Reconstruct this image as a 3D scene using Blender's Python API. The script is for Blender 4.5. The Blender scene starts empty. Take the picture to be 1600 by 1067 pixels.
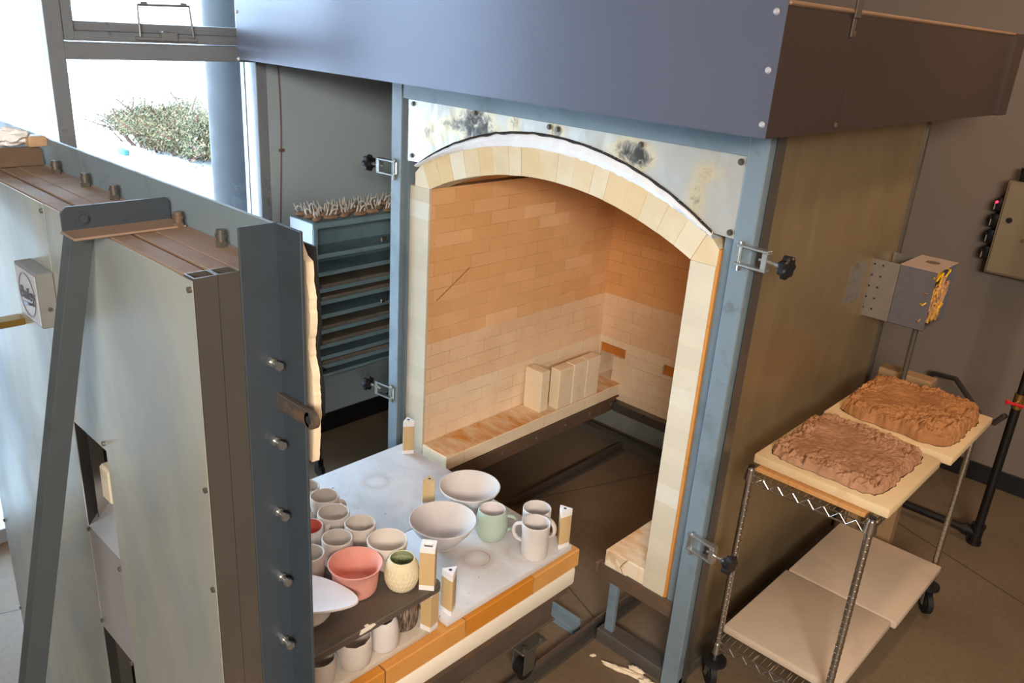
import bpy, bmesh, math, random
from mathutils import Vector, Matrix, noise
PI = math.pi
random.seed(7)
scene = bpy.context.scene
COL = scene.collection

# ------------------------------------------------------------------ camera
CAM_H = 2.3225
cam_d = bpy.data.cameras.new('camera')
cam_d.sensor_width = 36.0
cam_d.lens = 1283.37 / 1600.0 * 36.0
cam_d.clip_start = 0.02
cam_d.clip_end = 800
cam = bpy.data.objects.new('camera', cam_d)
COL.objects.link(cam)
R0 = Vector((0.72281541, 0.68798392, 0.06493078))
R1 = Vector((0.29346164, -0.22052964, -0.93018651))
R2 = Vector((-0.62563421, 0.69140784, -0.36129911))
mw = Matrix((R0, -R1, -R2)).transposed().to_4x4()
mw.translation = Vector((0, 0, CAM_H))
cam.matrix_world = mw
scene.camera = cam

# ------------------------------------------------------------------ exposure
scene.view_settings.view_transform = 'Standard'
scene.view_settings.look = 'None'
scene.view_settings.gamma = 1.0
scene.view_settings.use_curve_mapping = False
scene.view_settings.exposure = 0.82

# ------------------------------------------------------------------ world, sun, lamps
world = bpy.data.worlds.new('daylight_sky')
scene.world = world
world.use_nodes = True
wn = world.node_tree
bg = wn.nodes['Background']
bg.inputs['Color'].default_value = (0.60, 0.78, 1.0, 1)
bg.inputs['Strength'].default_value = 7.5

def lamp(name, kind, loc, target, energy, color, size=None, size_y=None, angle=None):
    d = bpy.data.lights.new(name, kind)
    d.energy = energy
    d.color = color
    if kind == 'AREA':
        d.shape = 'RECTANGLE' if size_y else 'SQUARE'
        d.size = size
        if size_y:
            d.size_y = size_y
    if kind == 'SUN' and angle:
        d.angle = angle
    o = bpy.data.objects.new(name, d)
    COL.objects.link(o)
    o.location = loc
    v = Vector(target) - Vector(loc)
    o.rotation_euler = v.to_track_quat('-Z', 'Y').to_euler()
    return o

# low winter sun on the snow outside; it comes from behind the building, so it never enters the window
lamp('winter_sun', 'SUN', (10, 20, 20), (0, 6, 0), 2.5, (1.0, 0.95, 0.86), angle=0.009)
# warm ceiling lamps of the room
lamp('ceiling_lamp', 'AREA', (1.9, -1.9, 3.1), (-2.0, 2.6, 0.9), 170, (1.0, 0.89, 0.77), 1.6, 0.7)
lamp('ceiling_lamp', 'AREA', (0.9, 1.5, 3.5), (-0.2, 2.2, 0), 8, (1.0, 0.55, 0.26), 1.2, 0.3)
lamp('ceiling_lamp', 'AREA', (-0.25, 3.7, 3.3), (-1.0, 3.7, 1.9), 11, (1.0, 0.64, 0.40), 0.8, 0.2)

# ------------------------------------------------------------------ mesh helpers
def V(*a):
    return Vector(a)

class MB:
    """collects shapes, then links them as ONE mesh object"""
    def __init__(self):
        self.bm = bmesh.new()
    def box(self, x0, x1, y0, y1, z0, z1, bev=0.0, seg=1, rot=None, piv=None):
        b = bmesh.new()
        bmesh.ops.create_cube(b, size=1.0)
        for v in b.verts:
            v.co = V(x0 + (v.co.x + .5) * (x1 - x0), y0 + (v.co.y + .5) * (y1 - y0), z0 + (v.co.z + .5) * (z1 - z0))
        if bev:
            bmesh.ops.bevel(b, geom=list(b.edges), offset=bev, segments=seg, affect='EDGES', profile=.5)
        if rot is not None:
            bmesh.ops.rotate(b, verts=b.verts, cent=piv or V((x0+x1)/2, (y0+y1)/2, (z0+z1)/2), matrix=rot)
        self._take(b)
        return self
    def _take(self, b):
        me = bpy.data.meshes.new('tmp')
        b.to_mesh(me); b.free()
        self.bm.from_mesh(me)
        bpy.data.meshes.remove(me)
    def cyl(self, p0, p1, r, seg=16, r2=None, cap=True):
        p0 = Vector(p0); p1 = Vector(p1)
        d = p1 - p0
        b = bmesh.new()
        bmesh.ops.create_cone(b, cap_ends=cap, cap_tris=False, segments=seg, radius1=r, radius2=r if r2 is None else r2, depth=d.length)
        q = d.to_track_quat('Z', 'Y').to_matrix().to_4x4()
        q.translation = (p0 + p1) / 2
        bmesh.ops.transform(b, matrix=q, verts=b.verts)
        self._take(b)
        return self
    def tube(self, pts, r, seg=10, ry=None, caps=True, rs=None):
        pts = [Vector(p) for p in pts]
        n = len(pts)
        rings = []
        prev = None
        for i, p in enumerate(pts):
            t = (pts[min(i+1, n-1)] - pts[max(i-1, 0)]).normalized()
            if prev is None:
                a = V(0, 0, 1) if abs(t.z) < .9 else V(1, 0, 0)
                u = t.cross(a).normalized()
            else:
                u = (prev - t * prev.dot(t)).normalized()
            prev = u
            w = t.cross(u)
            k = rs[i] if rs else 1.0
            rings.append([self.bm.verts.new(p + u * math.cos(2*PI*j/seg) * r * k + w * math.sin(2*PI*j/seg) * (ry or r) * k) for j in range(seg)])
        for a, b in zip(rings, rings[1:]):
            for j in range(seg):
                self.bm.faces.new((a[j], a[(j+1) % seg], b[(j+1) % seg], b[j]))
        if caps:
            self.bm.faces.new(list(reversed(rings[0]))); self.bm.faces.new(rings[-1])
        return self
    def lathe(self, prof, c=(0, 0, 0), seg=40, fn=None):
        """prof: (r, z) from the bottom centre out and round to the inner bottom centre"""
        c = Vector(c)
        rings = []
        for r, z in prof:
            if r < 1e-5:
                rings.append([self.bm.verts.new(c + V(0, 0, z))])
            else:
                row = []
                for j in range(seg):
                    a = 2*PI*j/seg
                    p = V(r*math.cos(a), r*math.sin(a), z)
                    if fn: p = fn(p, a, r, z)
                    row.append(self.bm.verts.new(c + p))
                rings.append(row)
        for a, b in zip(rings, rings[1:]):
            for j in range(seg):
                k = (j+1) % seg
                if len(a) == 1 and len(b) == 1: continue
                if len(a) == 1: self.bm.faces.new((a[0], b[k], b[j]))
                elif len(b) == 1: self.bm.faces.new((a[j], a[k], b[0]))
                else: self.bm.faces.new((a[j], a[k], b[k], b[j]))
        return self
    def prism(self, poly, axis, a0, a1, bev=0.0):
        """extrude a 2-D polygon along an axis; poly coords are the other two axes in xyz order"""
        def P3(p, t):
            if axis == 'x': return V(t, p[0], p[1])
            if axis == 'y': return V(p[0], t, p[1])
            return V(p[0], p[1], t)
        b = bmesh.new()
        lo = [b.verts.new(P3(p, a0)) for p in poly]
        hi = [b.verts.new(P3(p, a1)) for p in poly]
        n = len(poly)
        b.faces.new(lo); b.faces.new(list(reversed(hi)))
        for i in range(n):
            b.faces.new((lo[i], hi[i], hi[(i+1) % n], lo[(i+1) % n]))
        bmesh.ops.recalc_face_normals(b, faces=b.faces)
        if bev:
            bmesh.ops.bevel(b, geom=list(b.edges), offset=bev, segments=1, affect='EDGES', profile=.5)
        self._take(b)
        return self
    def quad(self, *p):
        self.bm.faces.new([self.bm.verts.new(Vector(q)) for q in p])
        return self
    def build(self, name, m, parent=None, org=None, smooth=32, recalc=True):
        if recalc:
            bmesh.ops.recalc_face_normals(self.bm, faces=self.bm.faces)
        o_ = Vector(org) if org is not None else (ORG[parent.name] if parent is not None else V(0, 0, 0))
        bmesh.ops.translate(self.bm, verts=self.bm.verts, vec=-o_)
        me = bpy.data.meshes.new(name)
        self.bm.to_mesh(me); self.bm.free()
        for p in me.polygons: p.use_smooth = True
        if smooth: me.set_sharp_from_angle(angle=math.radians(smooth))
        me.materials.append(m)
        o = bpy.data.objects.new(name, me)
        COL.objects.link(o)
        if parent is not None:
            o.parent = parent
        else:
            o.location = o_
        ORG[o.name] = o_
        return o
ORG = {}

def thing(name, label, cat, loc, group=None, rotz=0):
    o = bpy.data.objects.new(name, None)
    o.empty_display_size = .05
    COL.objects.link(o)
    o.location = loc
    o.rotation_euler = (0, 0, rotz)
    o['label'] = label; o['category'] = cat
    if group: o['group'] = group
    ORG[o.name] = Vector(loc)
    return o
def tag(o, label, cat, group=None, kind=None):
    o['label'] = label; o['category'] = cat
    if group: o['group'] = group
    if kind: o['kind'] = kind
    return o
def struct(o):
    o['kind'] = 'structure'
    return o
def dup(root, loc, rotz=0, label=None, group=None):
    r = root.copy(); COL.objects.link(r)
    r.location = loc; r.rotation_euler = (0, 0, rotz)
    if label: r['label'] = label
    if group: r['group'] = group
    for ch in list(root.children):
        c = ch.copy(); COL.objects.link(c); c.parent = r
        for g in ch.children:
            d = g.copy(); COL.objects.link(d); d.parent = c
    return r

# ------------------------------------------------------------------ materials
def S(r, g, b):
    f = lambda c: (c/255/12.92) if c/255 <= .04045 else ((c/255+.055)/1.055)**2.4
    return (f(r), f(g), f(b), 1.0)
class NT:
    def __init__(self, name):
        self.m = bpy.data.materials.new(name); self.m.use_nodes = True
        self.t = self.m.node_tree; self.n = self.t.nodes
        self.b = self.n['Principled BSDF']
        self._pos = None
    def node(self, kind, **kw):
        x = self.n.new(kind)
        for k, v in kw.items():
            if k[0] == '_': x.inputs[int(k[1:])].default_value = v
            else: setattr(x, k, v)
        return x
    def link(self, a, b): self.t.links.new(a, b)
    def pos(self, obj=False):
        if obj: return self.node('ShaderNodeTexCoord').outputs['Object']
        return self.node('ShaderNodeNewGeometry').outputs['Position']
    def scaled(self, p, sc, loc=(0, 0, 0), rot=(0, 0, 0)):
        mp = self.node('ShaderNodeMapping')
        mp.inputs['Scale'].default_value = sc; mp.inputs['Location'].default_value = loc; mp.inputs['Rotation'].default_value = rot
        self.link(p, mp.inputs['Vector']); return mp.outputs[0]
    def noise(self, p, scale, detail=4, rough=.6, dist=0):
        x = self.node('ShaderNodeTexNoise')
        x.inputs['Scale'].default_value = scale; x.inputs['Detail'].default_value = detail
        x.inputs['Roughness'].default_value = rough; x.inputs['Distortion'].default_value = dist
        self.link(p, x.inputs['Vector']); return x.outputs['Fac']
    def ramp(self, f, stops, interp='LINEAR'):
        x = self.node('ShaderNodeValToRGB'); cr = x.color_ramp; cr.interpolation = interp
        while len(cr.elements) < len(stops): cr.elements.new(.5)
        for e, (p, c) in zip(cr.elements, stops):
            e.position = p; e.color = c if len(c) == 4 else (*c, 1)
        self.link(f, x.inputs[0]); return x.outputs[0]
    def mix(self, f, a, b, mode='MIX'):
        x = self.node('ShaderNodeMix', data_type='RGBA', blend_type=mode)
        for s, v in ((x.inputs[0], f), (x.inputs[6], a), (x.inputs[7], b)):
            if hasattr(v, 'links'): self.link(v, s)
            else: s.default_value = v
        return x.outputs[2]
    def math(self, op, a, b=None, clamp=False):
        x = self.node('ShaderNodeMath', operation=op, use_clamp=clamp)
        for s, v in ((x.inputs[0], a), (x.inputs[1], b)):
            if v is None: continue
            if hasattr(v, 'links'): self.link(v, s)
            else: s.default_value = v
        return x.outputs[0]
    def sep(self, p):
        x = self.node('ShaderNodeSeparateXYZ'); self.link(p, x.inputs[0]); return x.outputs
    def comb(self, a, b, c=0.0):
        x = self.node('ShaderNodeCombineXYZ')
        for s, v in zip(x.inputs, (a, b, c)):
            if hasattr(v, 'links'): self.link(v, s)
            else: s.default_value = v
        return x.outputs[0]
    def bump(self, h, strength=.3, dist=.002, chain=None):
        x = self.node('ShaderNodeBump'); x.inputs['Strength'].default_value = strength; x.inputs['Distance'].default_value = dist
        self.link(h, x.inputs['Height'])
        if chain is not None: self.link(chain, x.inputs['Normal'])
        self.link(x.outputs[0], self.b.inputs['Normal']); return x.outputs[0]
    def set(self, color=None, rough=None, metal=None, spec=None):
        for k, v in (('Base Color', color), ('Roughness', rough), ('Metallic', metal), ('Specular IOR Level', spec)):
            if v is None: continue
            if hasattr(v, 'links'): self.link(v, self.b.inputs[k])
            else: self.b.inputs[k].default_value = v
        return self

def plain(name, c, rough=.5, metal=0.0, var=.12, scale=8, bump=0.0, bscale=60, bdist=.001, obj=False, spec=None):
    t = NT(name); p = t.pos(obj)
    f = t.noise(p, scale)
    d = tuple(x*(1-var) for x in c[:3]) + (1,); l = tuple(min(1, x*(1+var)) for x in c[:3]) + (1,)
    t.set(t.ramp(f, [(.3, d), (.7, l)]), rough, metal, spec)
    if bump: t.bump(t.noise(p, bscale, 5), bump, bdist)
    return t.m
def stained(name, base, stain, lo=.52, hi=.7, scale=6, rough=.5, metal=0.0, dark=None, bump=.1, stretch=(1, 1, 1), rvar=.15):
    t = NT(name); p = t.pos(); q = t.scaled(p, stretch)
    f = t.noise(q, scale, 6, .65, .6)
    c = t.mix(t.ramp(f, [(lo, (0, 0, 0)), (hi, (1, 1, 1))]), base, stain)
    if dark:
        g = t.noise(t.scaled(q, (1, 1, 1), (7, 3, 1)), scale*2.7, 5, .7)
        c = t.mix(t.ramp(g, [(.6, (0, 0, 0)), (.78, (1, 1, 1))]), c, dark)
    t.set(c, t.ramp(f, [(.3, (rough-rvar,)*3), (.7, (min(1, rough+rvar),)*3)]), metal)
    if bump: t.bump(t.noise(p, 90, 4), bump, .001)
    return t.m

STEEL_BLUE = stained('grey_blue_steel_paint', S(116, 132, 142), S(102, 116, 122), rough=.42, scale=4, dark=S(92, 98, 98))
STEEL_DARK = stained('dark_blue_steel_paint', S(56, 64, 72), S(46, 54, 60), rough=.42, scale=5)
MILL = stained('mill_steel', S(104, 100, 94), S(112, 102, 90), rough=.38, scale=6, metal=.6, stretch=(1, 1, .25))
DUST = stained('dusty_steel_top', S(142, 118, 100), S(122, 104, 92), rough=.75, scale=7, dark=S(120, 84, 52))
RUSTY = stained('rusty_steel', S(96, 78, 62), S(128, 84, 46), rough=.6, scale=14, dark=S(60, 48, 40), bump=.3)
ZINC = plain('zinc_plated', S(190, 190, 186), .3, .9, .08, 40)
CHROME = plain('chrome_wire', S(200, 198, 194), .22, 1.0, .05, 30)
BLACKP = plain('black_plastic', S(24, 24, 27), .35, 0, .1, 20)
BLACKM = plain('black_painted_pipe', S(22, 20, 20), .42, .0, .15, 10)
RUBBER = plain('black_rubber', S(20, 20, 22), .6, 0, .1, 20)
CAVITY = plain('dark_inside_and_shade', S(36, 34, 34), .7, 0, .1, 10)  # dark insides; also stands in for shade in holes and gaps

def galvanized(name, a, b, rough=.34, metal=.85, reflection_streak=None, sc=1.6):
    t = NT(name); p = t.pos()
    q = t.scaled(p, (1.3, 1.3, .55), rot=(0, .35, 0))
    f = t.noise(q, sc, 5, .6, 1.2)
    c = t.ramp(f, [(.3, a), (.7, b)])
    g = t.noise(t.scaled(p, (3, 3, .5), (4, 2, 0), (0, .2, 0)), 5, 6, .7, .5)
    c = t.mix(t.ramp(g, [(.55, (0, 0, 0)), (.8, (.5, .5, .5))]), c, reflection_streak or b)  # room reflections painted as streaks over the blotchy sheet tone
    t.set(c, t.ramp(t.noise(p, 3, 5), [(.3, (rough-.07,)*3), (.7, (rough+.12,)*3)]), metal)
    t.bump(t.noise(t.scaled(p, (1, 1, 1)), 2.2, 2), .25, .02)
    return t.m
GALV = galvanized('galvanized_sheet', S(172, 184, 190), S(216, 216, 202), .38, .62, S(206, 196, 168))
GALV_TAN = galvanized('galvanized_side_sheet', S(160, 143, 112), S(176, 156, 122), .42, .7, S(186, 170, 140))

def heat_sheet():
    t = NT('heat_stained_stainless'); p = t.pos()
    c0 = S(192, 189, 181)
    o = t.sep(p)
    tot = None
    for cx, cz, rx, rz, k in ((-2.34, 1.955, .10, .06, 1), (-2.32, 1.91, .07, .05, .9), (-1.60, 1.95, .07, .035, 1), (-1.56, 1.935, .05, .03, .9), (-2.13, 1.975, .03, .04, .6), (-1.92, 1.972, .03, .03, .7), (-1.30, 1.93, .05, .03, .4), (-2.6, 1.88, .10, .05, .45), (-1.33, 1.84, .03, .06, .5), (-2.45, 1.93, .12, .02, .5)):
        dx = t.math('DIVIDE', t.math('SUBTRACT', o[0], cx), rx); dz = t.math('DIVIDE', t.math('SUBTRACT', o[2], cz), rz)
        r2 = t.math('ADD', t.math('MULTIPLY', dx, dx), t.math('MULTIPLY', dz, dz))
        e = t.math('MULTIPLY', t.math('POWER', 2.718, t.math('MULTIPLY', r2, -1.0)), k)
        tot = e if tot is None else t.math('ADD', tot, e)
    n1 = t.noise(p, 26, 6, .7, 1.0)
    f = t.math('MULTIPLY', tot, t.math('MULTIPLY', t.math('SUBTRACT', n1, .28, True), 3.2), True)
    c = t.ramp(f, [(0, c0), (.25, S(214, 196, 160)), (.5, S(150, 140, 126)), (.85, S(92, 86, 80)), (1, S(66, 60, 56))])
    c = t.mix(t.ramp(t.noise(p, 9, 5), [(.5, (0, 0, 0)), (.75, (.35, .35, .35))]), c, S(196, 184, 160))
    t.set(c, .36, .45)
    t.bump(t.noise(p, 5, 3), .35, .02)
    return t.m
HEAT = heat_sheet()

def brick_mat(name, axes, c1, c2, bands=None, off=(0, 0), jw=.0009, joint=S(150, 100, 60), bw=.229, rh=.0635, scorch=None, pits=True, jmask=.47):
    """firebrick courses laid in world space. axes: which world axes run along the course and up"""
    t = NT(name); p = t.pos(); o = t.sep(p)
    ix = 'xyz'.index(axes[0]); iz = 'xyz'.index(axes[1])
    vec = t.comb(t.math('SUBTRACT', o[ix], off[0]), t.math('SUBTRACT', o[iz], off[1]), 0.0)
    nz = t.node('ShaderNodeTexNoise'); nz.inputs['Scale'].default_value = 14; t.link(p, nz.inputs['Vector'])
    wob = t.node('ShaderNodeVectorMath', operation='MULTIPLY_ADD'); t.link(nz.outputs['Color'], wob.inputs[0]); wob.inputs[1].default_value = (.0025,)*3; t.link(vec, wob.inputs[2])
    br = t.node('ShaderNodeTexBrick'); t.link(wob.outputs[0], br.inputs['Vector'])
    br.inputs['Color1'].default_value = (0, 0, 0, 1); br.inputs['Color2'].default_value = (1, 1, 1, 1)
    br.inputs['Mortar'].default_value = (.5, .5, .5, 1)
    br.inputs['Scale'].default_value = 1; br.inputs['Mortar Size'].default_value = jw; br.inputs['Mortar Smooth'].default_value = .1
    br.inputs['Brick Width'].default_value = bw; br.inputs['Row Height'].default_value = rh; br.inputs['Bias'].default_value = 0
    tone = br.outputs['Color']
    base = t.mix(t.ramp(tone, [(0, (0, 0, 0)), (1, (1, 1, 1))]), c1, c2)
    base = t.mix(t.ramp(tone, [(.90, (0, 0, 0)), (.93, (.7,)*3)]), base, tuple(min(1, x*k_) for x, k_ in zip(c2[:3], (1.08, 1.2, 1.4))) + (1,))
    if bands:
        z = o[iz]
        for zt, a, b, sk in bands:   # below zt use these colours
            k = t.math('LESS_THAN', z, zt)
            bb = t.mix(tone, a, b)
            base = t.mix(k, base, bb)
    n = t.noise(p, 5, 5, .6)
    base = t.mix(t.ramp(n, [(.35, (0, 0, 0)), (.7, (.28, .28, .28))]), base, tuple(x*.72 for x in c1[:3]) + (1,))
    if scorch: base = scorch(t, p, o, base)
    if pits:
        pt = t.noise(p, 170, 2, .5)
        base = t.mix(t.ramp(pt, [(.66, (0, 0, 0)), (.73, (.6, .6, .6))]), base, tuple(x*.45 for x in c1[:3]) + (1,))
    jm = t.math('MULTIPLY', br.outputs['Fac'], t.ramp(t.noise(p, 7, 3, .6), [(jmask-.1, (.10,)*3), (jmask+.14, (.75,)*3)]))
    base = t.mix(jm, base, joint)
    t.set(base, .92, 0, .15)
    h = t.math('SUBTRACT', t.noise(p, 120, 4), t.math('MULTIPLY', br.outputs['Fac'], .7))
    t.bump(h, .35, .0015)
    return t.m
BANDS = [(.938, S(234, 200, 164), S(238, 206, 170), 0), (.684, S(240, 216, 186), S(242, 222, 194), 0)]
def crack(t, p, o, base):
    # the diagonal crack near the door end of the left wall
    d = t.math('ABSOLUTE', t.math('SUBTRACT', t.math('SUBTRACT', o[2], 1.135), t.math('MULTIPLY', t.math('SUBTRACT', o[1], 2.36), .62)))
    k = t.math('LESS_THAN', d, t.math('MULTIPLY', t.noise(p, 130, 2), .007))
    a = t.math('MULTIPLY', t.math('GREATER_THAN', o[1], 2.36), t.math('LESS_THAN', o[1], 2.56))
    return t.mix(t.math('MULTIPLY', t.math('MULTIPLY', k, a), .75), base, S(110, 66, 34))
BR_LEFT = brick_mat('orange_firebrick_side', 'yz', S(226, 172, 118), S(236, 186, 136), BANDS, (0.05, .43), scorch=crack)
BR_BACK = brick_mat('orange_firebrick_back', 'xz', S(224, 164, 104), S(234, 178, 122), BANDS, (0.0, .43))
BR_JAMB = brick_mat('cream_firebrick_jamb', 'yz', S(226, 206, 170), S(236, 218, 184), None, (0.1, .36), joint=S(170, 140, 100), rh=.0765)
BR_FRONT = brick_mat('cream_firebrick_front', 'xz', S(204, 192, 168), S(214, 202, 178), None, (0.0, .36), joint=S(206, 184, 150), bw=.4, rh=.0765, jmask=.5)
def ledge_scorch(t, p, o, base):
    f = t.noise(t.scaled(p, (1, 2.5, 1)), 6, 5, .6, .4)
    k = t.math('MULTIPLY', t.ramp(f, [(.38, (.2,)*3), (.66, (1, 1, 1))]), t.math('GREATER_THAN', o[2], .4285))
    return t.mix(k, base, S(210, 142, 70))
BR_LEDGE = brick_mat('scorched_ledge_brick', 'xy', S(236, 216, 184), S(240, 222, 194), None, (-2.7, .02), bw=.3, rh=.114, joint=S(196, 156, 110), scorch=ledge_scorch)
BR_CAR = brick_mat('orange_car_brick', 'yz', S(206, 132, 44), S(220, 168, 104), None, (0.06, .36), bw=.33, rh=.2, joint=S(80, 50, 30), jw=.003)
CAST = stained('cream_castable', S(242, 232, 214), S(236, 218, 184), rough=.9, scale=9, bump=.3)
FIBER = plain('white_ceramic_fibre', S(238, 238, 240), .95, 0, .05, 20, .6, 80, .004)
FBRICK = stained('cream_loose_firebrick', S(236, 218, 188), S(222, 194, 150), rough=.92, scale=9, bump=.3, dark=None)

def voussoir_mat():
    t = NT('arch_brick'); p = t.pos()
    f = t.noise(p, 7, 5, .6)
    c = t.ramp(f, [(.3, S(206, 184, 144)), (.6, S(218, 202, 172))])
    g = t.node('ShaderNodeNewGeometry').outputs['Random Per Island']
    c = t.mix(t.ramp(g, [(0, (.6,)*3), (.5, (0, 0, 0))]), c, S(226, 216, 194))
    c = t.mix(t.ramp(g, [(.5, (0, 0, 0)), (1, (.6,)*3)]), c, S(214, 176, 120))
    pt = t.noise(p, 230, 2, .5)
    c = t.mix(t.ramp(pt, [(.70, (0, 0, 0)), (.76, (.5, .5, .5))]), c, S(160, 120, 70))
    t.set(c, .92, 0, .15); t.bump(t.noise(p, 110, 4), .3, .0015)
    return t.m
ARCH = voussoir_mat()

# ------------------------------------------------------------------ room shell
FX0, FX1, FY0, FY1, CZ = -3.69, 3.4, -3.2, 5.027, 3.7
def floor_mat():
    t = NT('polished_concrete_floor'); p = t.pos()
    f = t.noise(p, 1.3, 6, .6, .5)
    c = t.ramp(f, [(.3, S(110, 92, 72)), (.7, S(130, 112, 90))])
    n = t.noise(p, 40, 4, .7)
    c = t.mix(t.ramp(n, [(.45, (0, 0, 0)), (.8, (.5, .5, .5))]), c, S(88, 76, 64))
    br = t.node('ShaderNodeTexBrick'); t.link(t.scaled(p, (1, 1, 1), (.12, .2, 0), (0, 0, .35)), br.inputs['Vector'])
    br.inputs['Scale'].default_value = 1; br.inputs['Brick Width'].default_value = 3.1; br.inputs['Row Height'].default_value = 1.9; br.inputs['Mortar Size'].default_value = .004; br.offset = 0
    c = t.mix(t.math('MULTIPLY', br.outputs['Fac'], .8), c, S(60, 52, 46))
    t.set(c, t.ramp(f, [(.3, (.45,)*3), (.7, (.62,)*3)]), 0, .35)
    t.bump(t.noise(p, 60, 4), .12, .001)
    return t.m
WALL = plain('warm_grey_wall_paint', S(116, 104, 94), .75, 0, .03, 3, .1, 220, .0006)
FLOOR = floor_mat()
struct(MB().box(FX0-.25, FX1+.2, FY0-.2, FY1+.2, -.2, 0).build('floor', FLOOR))
struct(MB().box(FX0-.25, FX1+.2, FY0-.2, FY1+.2, CZ, CZ+.2).build('ceiling', plain('ceiling_paint', S(150, 146, 142), .8, 0, .03, 3)))
struct(MB().box(FX0-.2, FX1+.2, FY1, FY1+.2, 0, CZ).build('wall_back', WALL))
struct(MB().box(FX1, FX1+.2, FY0, FY1, 0, CZ).build('wall_right', WALL))
struct(MB().box(FX0-.2, FX1+.2, FY0-.2, FY0, 0, CZ).build('wall_front', WALL))
WZ1 = 3.25           # head of the glazing
wl = MB()
wl.box(FX0-.2, FX0, 2.195, FY1, 0, CZ)
wl.box(FX0-.2, FX0, FY0, 2.195, WZ1, CZ)
WALL_L = plain('cool_grey_wall_paint', S(158, 172, 180), .75, 0, .03, 3, .1, 220, .0006)
struct(wl.build('wall_left', WALL_L))
bbm = plain('black_baseboard', S(20, 19, 20), .5, 0, .1, 10)
struct(MB().box(FX0, FX0+.012, 2.25, FY1, 0, .115, .002).build('baseboard_left', bbm))
struct(MB().box(FX0+.012, FX1, FY1-.012, FY1, 0, .112, .002).build('baseboard_back', bbm))

# window wall: storefront glazing, four bays
ALU = stained('anodised_window_frame', S(140, 146, 152), S(128, 134, 140), rough=.4, scale=5, metal=.3)
def glass_mat():
    t = NT('window_glass'); n = t.n
    tr = n.new('ShaderNodeBsdfTransparent'); gl = n.new('ShaderNodeBsdfGlossy'); gl.inputs['Roughness'].default_value = .02
    fr = n.new('ShaderNodeFresnel'); fr.inputs['IOR'].default_value = 1.45
    mx = n.new('ShaderNodeMixShader')
    t.link(fr.outputs[0], mx.inputs[0]); t.link(tr.outputs[0], mx.inputs[1]); t.link(gl.outputs[0], mx.inputs[2])
    tr.inputs[0].default_value = (.95, .98, .98, 1)
    t.link(mx.outputs[0], n['Material Output'].inputs['Surface'])
    return t.m
GLASS = glass_mat()
XO, XI = FX0-.10, FX0
# the bay with the awning sash
win = MB()
win.box(XO, XI, 1.235, 1.300, 0, WZ1, .003)                 # mullion
win.box(XO, XI, 2.14, 2.195, 0, WZ1, .003)                  # jamb
win.box(XO, XI-.001, 1.30, 2.14, 2.068, 2.135, .003)        # transom
win.box(XO, XI-.002, 1.30, 2.14, 0, .07, .003)              # sill
win.box(XO, XI-.002, 1.30, 2.14, 3.18, WZ1, .003)           # head
win.box(XO+.02, XI-.05, 2.104, 2.112, .07, 2.068)           # glazing bead by the jamb
w1 = struct(win.build('window_1', ALU))
sash = MB()
sash.box(XO+.01, XI-.005, 1.305, 1.345, 2.14, 3.17, .004)
sash.box(XO+.01, XI-.005, 2.095, 2.135, 2.14, 3.17, .004)
sash.box(XO+.01, XI-.006, 1.345, 2.095, 2.14, 2.178, .004)
sash.box(XO+.01, XI-.025, 1.345, 2.095, 2.178, 2.215, .003)
sash.box(XO+.01, XI-.006, 1.345, 2.095, 3.13, 3.17, .004)
struct(sash.build('window_sash', ALU, w1))
struct(MB().box(XO+.045, XO+.051, 1.300, 2.104, .07, 2.068).build('window_pane', GLASS, w1))
struct(MB().box(XO+.04, XO+.046, 1.345, 2.095, 2.215, 3.13).build('window_pane', GLASS, w1))
op = MB()
HM = plain('window_handle_metal', S(150, 152, 152), .35, .6, .1, 20)
hx = XI+.012
op.tube([(hx, 1.600, 2.165), (hx, 1.600, 2.290), (hx, 1.825, 2.296), (hx, 1.835, 2.170)], .006, 8)
op.box(XI-.02, XI+.02, 1.585, 1.85, 2.150, 2.166, .003)
op.box(XI-.01, XI+.03, 1.69, 1.76, 2.148, 2.190, .006)
op.box(hx-.008, hx+.008, 1.612, 1.640, 2.292, 2.304, .002)
op.box(hx-.008, hx+.008, 1.785, 1.813, 2.296, 2.308, .002)
struct(op.build('window_handle', HM, w1))
for k, (a, b) in enumerate(((.27, 1.235),)):
    m_ = MB()
    m_.box(XO, XI, a, a+.065, 0, WZ1, .003)
    m_.box(XO, XI-.002, a+.065, b, 0, .07, .003)
    m_.box(XO, XI-.002, a+.065, b, 3.18, WZ1, .003)
    w_ = struct(m_.build('window_%d' % (k+2), ALU))
    struct(MB().box(XO+.045, XO+.051, a+.065, b, .07, 3.18).build('window_pane', GLASS, w_))
struct(MB().box(FX0-.2, FX0, FY0-.2, .27, 0, WZ1).build('wall_left', WALL_L))

# ------------------------------------------------------------------ outside
def snow_mat():
    t = NT('snow_and_dry_grass'); p = t.pos(); o = t.sep(p)
    f = t.noise(t.scaled(p, (.25, .8, 1)), .8, 6, .65, .5)
    far = t.math('DIVIDE', t.math('SUBTRACT', t.math('MULTIPLY', o[0], -1), 16.0), 2.5, True)
    k = t.math('MULTIPLY', t.ramp(f, [(.42, (0, 0, 0)), (.62, (1, 1, 1))]), far)
    c = t.mix(k, S(242, 244, 248), S(92, 76, 56))
    t.set(c, .8); t.bump(t.noise(p, 3, 5), .4, .05)
    return t.m
struct(MB().quad((FX0-.25, -60, -.1), (FX0-.25, 140, -.1), (-400, 240, -.1), (-400, -120, -.1)).build('floor_snow_outside', snow_mat(), smooth=0))
COLX, COLY = -5.0, 2.78
colm = stained('blue_grey_exterior_column', S(28, 28, 31), S(24, 24, 27), rough=.6, scale=2)
tag(MB().cyl((COLX, COLY, -.1), (COLX, COLY, 4.6), .2, 64).build('exterior_column', colm, org=(COLX, COLY, -.1)), 'blue grey round column standing outside the window, next to the wall', 'column')

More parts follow.
